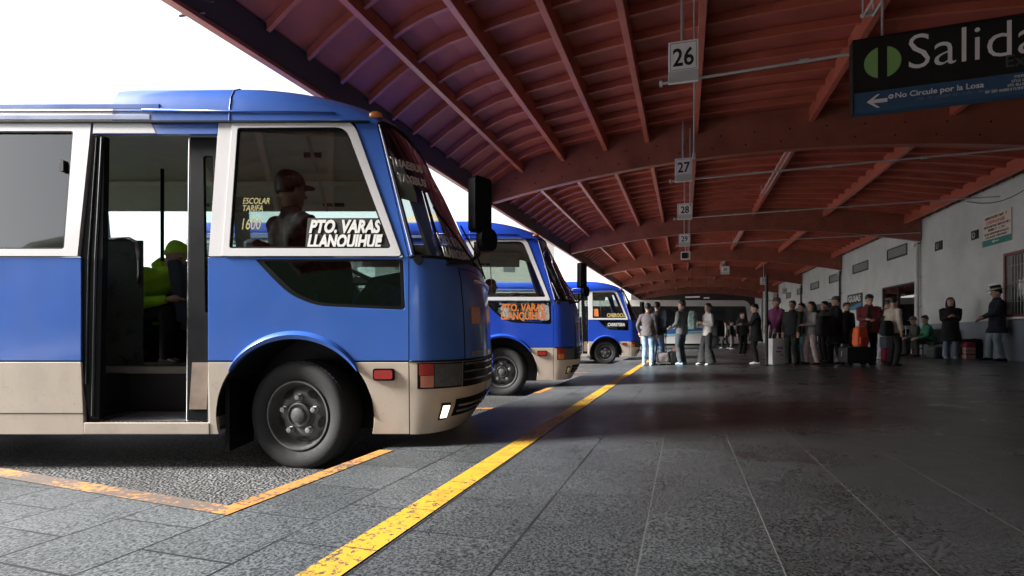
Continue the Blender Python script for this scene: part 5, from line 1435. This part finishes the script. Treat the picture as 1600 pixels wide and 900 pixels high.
# bags by the wall
p, Y = foot(1531, 560)
for dx, dy, w, d, h, lab in ((-.12, .05, .62, .36, .52, 'bulging black duffel bag slumped against the wall beside the carton'), (.42, -.02, .60, .40, .48, 'black duffel bag with pale strap at the feet of the hat wearer')):
    q = off(p, dx, dy); o = soft('duffel_bag', lab, 'bag', q, R(-20), w, d, h, c_black, r=.12, folds=.03)
    b = MB(); b.tube([(-.15, -.14, h * .5), (-.05, -.18, h * .85), (.08, -.16, h * .95), (.18, -.19, h * .35)], .014, 6); b.build('strap', mat('olive strap', (.12, .12, .09), .7) if dx > 0 else M_nyl, o)
q, Y = foot(1513, 560.5)
ct = thing('carton', 'narrow red and white striped carton standing by the black duffel bag', 'box', q, R(-10))
b = MB(); b.box((-.11, -.09, 0), (.11, .09, .30)); b.build('carton_body', mat('pale carton', (.55, .42, .36), .6, var=.1), ct, bevel=.005)
b = MB(); b.box((-.112, -.092, .10), (.112, .092, .14)); b.box((-.112, -.092, .20), (.112, .092, .22)); b.build('stripe', mat('carton red', (.5, .06, .05), .6, var=.1), ct)
o = soft('bundle', 'small crimson cloth bundle lying on the striped carton', 'bundle', q, 0, .28, .2, .14, mat('crimson cloth', (.40, .03, .07), .7), z=.305)
q, Y = foot(1508, 557.5)
b = MB(); b.box((-.09, -.012, 0), (.09, .012, .80)); o = b.build('cardboard_sheet', mat('brown cardboard', (.50, .26, .14), .8, var=.15), bevel=.003, loc=q, rot=(R(-4), 0, R(20))); tag(o, 'tall strip of brown cardboard leaning behind the black duffel bags', 'cardboard')
q = wall_xy(19.75, 6.75)
up = thing('suitcase', 'upright dark grey suitcase standing by the wall beyond the bench', 'suitcase', q, STN + R(-70))
b = MB(); b.plate([rounded([(-.21, .05), (.21, .05), (.21, .66), (-.21, .66)], .05)], lambda p, t: Vector((p[0], t, p[1])), -.13, .13); b.build('shell', c_char, up, bevel=.02)
b = MB(); b.tube([(-.10, .05, .66), (-.10, .05, .92), (.10, .05, .92), (.10, .05, .66)], .009, 6); b.build('handle', M_steel, up)
for x in (-.16, .16): b = MB(); b.lathe([(.025, -.13), (.025, .13)], 12, 'y', (x, 0, .026)); b.build('wheel', M_rub, up)
soft('duffel_bag', 'dark green grey holdall on the floor under the bench end', 'bag', wall_xy(17.2, 6.7), STN, .36, .55, .32, c_dgreen, r=.1)
# trolley with bags by the grey jacket
p, Y = foot(1044, 570)
tr = thing('luggage_trolley', 'small folding luggage trolley with green frame between two standing travellers', 'trolley', off(p, -.16, .0), R(0))
M_tg = mat('green tube', (.06, .20, .16), .4, var=.1)
b = MB()
for x in (-.14, .14): b.tube([(x, .10, .06), (x, .16, 1.02)], .012, 8)
b.tube([(-.14, .16, 1.02), (.14, .16, 1.02)], .012, 8); b.tube([(-.14, .12, .35), (.14, .12, .35)], .009, 8); b.build('frame', M_tg, tr, smooth=True)
b = MB(); b.box((-.17, -.18, .05), (.17, .10, .07)); b.build('tray', M_steel, tr)
for x in (-.18, .18): b = MB(); b.lathe([(.07, -.015), (.07, .015)], 16, 'x', (x, .10, .07)); b.build('wheel', M_rub, tr)
soft('duffel_bag', 'small mottled bag on the luggage trolley tray', 'bag', off(p, -.16, -.05), 0, .32, .24, .26, c_pat, z=.072)
soft('duffel_bag', 'black bag on the floor beside the luggage trolley', 'bag', off(p, .16, -.02), 0, .34, .28, .36, c_black)
soft('bundle', 'small salmon bundle lying on the black bag by the trolley', 'bundle', off(p, .20, -.02), 0, .22, .18, .12, mat('salmon cloth', (.5, .2, .17), .7), z=.34)

# ------------------------------------------------------------------ coach across the end of the platforms
cz = fz(11, 31)
co = thing('coach', 'white coach with blue wave stripes and dark windows standing across the far end', 'bus', (15.0, 32.2, cz), 0)
M_cw = mat('white coachwork', (.62, .62, .60), .35, var=.06, coat=.3)
L0 = -11.0
prof = rounded([(L0, .32), (-.10, .32), (.02, 1.2), (-.25, 2.55), (-.55, 2.98), (L0, 3.02)], [.05, .1, .2, .3, .35, .15], 6)
ar = lambda cx: [(cx + .55 * math.cos(math.pi * k / 12), .47 + .5 * math.sin(math.pi * k / 12)) for k in range(13)]
b = MB(); b.plate([prof], lambda p, t: Vector((p[0], t, p[1])), -1.2, 1.2); b.build('coach_body', M_cw, co, bevel=.06)
b = MB(); b.plate([rounded([(L0 + .3, 1.42), (-.45, 1.42), (-.62, 2.62), (L0 + .3, 2.62)], .08)], lambda p, t: Vector((p[0], t, p[1])), -1.206, -1.195); cw = b.build('side_window', mat('black coach glazing', (.012, .013, .015), .12, var=.1), co)
b = MB()
for k in range(7): b.box((L0 + 1.6 + k * 1.42, -1.2085, 1.46), (L0 + 1.63 + k * 1.42, -1.2065, 2.58))
b.build('window_divider', M_bolt, cw)
b = MB(); b.plate([[(y * 1.08, z) for y, z in rounded([(-1, 1.25), (1, 1.25), (.96, 2.5), (-.96, 2.5)], .1)]], lambda p, t: Vector((.035 - max(0, p[1] - 1.2) * .20 + t, p[0], p[1])), 0, .01); b.build('windscreen', M_dglass, co)
wav = lambda z0, a, ph: [(x, z0 + a * math.sin(x * 1.5 + ph)) for x in [L0 + .4 + k * .25 for k in range(41)]]
for nm, z0, z1, c in (('blue_wave', 1.02, 1.24, (.03, .12, .38)), ('pale_wave', .86, .99, (.20, .42, .52))):
    lo, hi = wav(z0, .10, .4), wav(z1, .07, 1.2)
    b = MB(); b.plate([lo + hi[::-1]], lambda p, t: Vector((p[0], t, p[1])), -1.2055, -1.195); b.build(nm, mat(nm, c, .4, var=.08), co)
b = MB(); b.plate([[(-2.6, .74), (-.5, .74), (-.35, 1.2), (-2.2, 1.2)]], lambda p, t: Vector((p[0], t, p[1])), -1.207, -1.195)
b.build('front_flash', M_black, co)
for x in (-2.75, -8.2):
    b = MB(); b.plate([ar(x)], lambda p, t: Vector((p[0], t, p[1])), -1.206, -1.10); b.build('wheel_arch', M_black, co)
    b = MB(); b.lathe([(.30, -.0), (.46, -.01), (.48, .05), (.48, .25), (.30, .28)], 28, 'y', (x, -1.235, .48), caps=False); w = b.build('wheel', M_tyre, co, smooth=True, angle=40)
    b = MB(); b.lathe([(.30, .01), (.2, .05), (.1, .02), (.01, .0)], 20, 'y', (x, -1.24, .48)); b.build('rim', M_rim, w)
for x in (-6.6, -4.6): b = MB(); b.box((x, -1.207, .55), (x + .12, -1.19, .60)); b.build('locker_handle', M_black, co)
b = MB(); b.box((L0 + .2, -1.1, .2), (-.4, 1.1, .34)); b.build('chassis', M_black, co)

# ------------------------------------------------------------------ posts, lamps, things outside
p, Y = foot(1198, 571.5)
t = thing('post', 'slim dark steel post standing on the floor beside the man in purple', 'post', p)
b = MB(); b.tube([(0, 0, 0), (0, 0, 2.18)], .035, 14); b.build('shaft', M_bolt, t, smooth=True, angle=40)
b = MB(); b.box((-.11, -.11, 0), (.11, .11, .015)); b.build('base_plate', M_bolt, t)
M_lampg = mat('lamp diffuser', (.75, .75, .72), .4, var=0)
for ub in [u for u in BEAMS if 15 < u < 40]:
    o = MB(); o.tube([(WV - .10, ub - .25, arch(WV) - .06), (WV - .25, ub - .25, arch(WV) - .12)], .02, 8); t = o.build('wall_lamp', M_bolt, rot=(0, 0, STN))
    tag(t, 'small round wall lamp under the roof at the %s pilaster' % {20: 'first', 28: 'second', 37: 'third'}[int(ub)], 'lamp')
    o = MB(); o.ell([((WV - .27, ub - .25, arch(WV) - .19), .03, .03), ((WV - .27, ub - .25, arch(WV) - .15), .08, .08), ((WV - .27, ub - .25, arch(WV) - .09), .07, .07)], 14); o.build('diffuser', M_lampg, t, smooth=True)
for k, (px, py, Y, w_) in enumerate(((1082, 463.5, 27.5, .75), (1104, 465, 28.5, .30))):
    c = at(px, py, Y); t = thing('strip_lamp', ('long white strip lamp hanging above the coach', 'short white lamp hanging above the coach beside the long one')[k], 'lamp', c, STN)
    b = MB(); b.box((-w_ / 2, -.05, -.06), (w_ / 2, .05, .02)); b.build('diffuser', M_lampg, t, bevel=.015)
    b = MB(); vv = c.x * C_ - c.y * S_; b.tube([(0, 0, .02), (0, 0, arch(vv) + DK - c.z - .02)], .01, 6); b.build('hanger', M_bolt, t)
# aerial bracket on the eave
c = at(318, 6, 4.75)
t = thing('aerial', 'small black aerial on a bracket at the canopy edge against the sky', 'aerial', c)
b = MB(); b.tube([(.10, 0, .02), (-.06, 0, .045), (-.14, .05, .05), (-.30, .05, .055)], .008, 6); b.build('boom', M_bolt, t)
b = MB(); b.tube([(-.14, .05, .05), (-.16, .05, -.03), (-.26, .05, -.08)], .006, 6); b.tube([(-.26, .05, -.085), (.0, .03, -.06)], .011, 8); b.build('dipole', M_bolt, t)
# pale house beyond the yard
hs = thing('house', 'pale house with tan hipped roof far beyond the bus yard', 'building', (-4.0, 46.0, yz(46)), R(12))
b = MB(); b.box((-8, -4, 0), (7, 4, 9.6)); b.build('wall', mat('pale house wall', (.62, .60, .54), .8, var=.06), hs)
b = MB(); b.add([(-8.6, -4.6, 9.55), (7.6, -4.6, 9.55), (7.6, 4.6, 9.55), (-8.6, 4.6, 9.55), (-4, 0, 12.0), (3, 0, 12.0)], [(0, 1, 5, 4), (1, 2, 5), (2, 3, 4, 5), (3, 0, 4), (3, 2, 1, 0)]); b.build('roof', mat('tan roof', (.52, .40, .28), .8, var=.15), hs)
for x in (-6, -3, 0, 3, 5.3):
    b = MB(); b.box((x - .5, -4.03, 6.4), (x + .5, -3.99, 8.0)); b.build('window', mat('house window', (.14, .16, .18), .2), hs)
for k, (x, y, l, hgt, c) in enumerate(((-30, 62, 24, 6.5, (.55, .54, .50)), (-58, 70, 26, 8, (.50, .50, .48)), (-95, 60, 30, 6, (.52, .48, .44)))):
    hh = thing('warehouse', ('low pale warehouse beyond the yard beside the tan roofed house', 'taller grey warehouse beyond the yard', 'long cream warehouse at the yard edge')[k], 'building', (x, y, yz(y)), R(10 + 6 * k))
    b = MB(); b.box((-l / 2, -6, 0), (l / 2, 6, hgt)); b.build('wall', mat('warehouse wall %d' % k, c, .8, var=.1, scale=.3), hh)
    b = MB(); b.add([(-l/2 - .4, -6.4, hgt), (l/2 + .4, -6.4, hgt), (l/2 + .4, 6.4, hgt), (-l/2 - .4, 6.4, hgt), (-l/2 - .4, 0, hgt + 1.6), (l/2 + .4, 0, hgt + 1.6)], [(0, 1, 5, 4), (3, 4, 5, 2), (0, 4, 3), (1, 2, 5), (3, 2, 1, 0)]); b.build('roof', mat('pale sheet roof', (.45, .45, .46), .6, var=.1), hh)
    for q in range(4): b = MB(); b.box((-l / 2 + 2 + q * l / 4.4, -6.03, 0), (-l / 2 + 4.6 + q * l / 4.4, -5.99, 3.6)); b.build('door', mat('warehouse door', (.25, .27, .3), .6), hh)
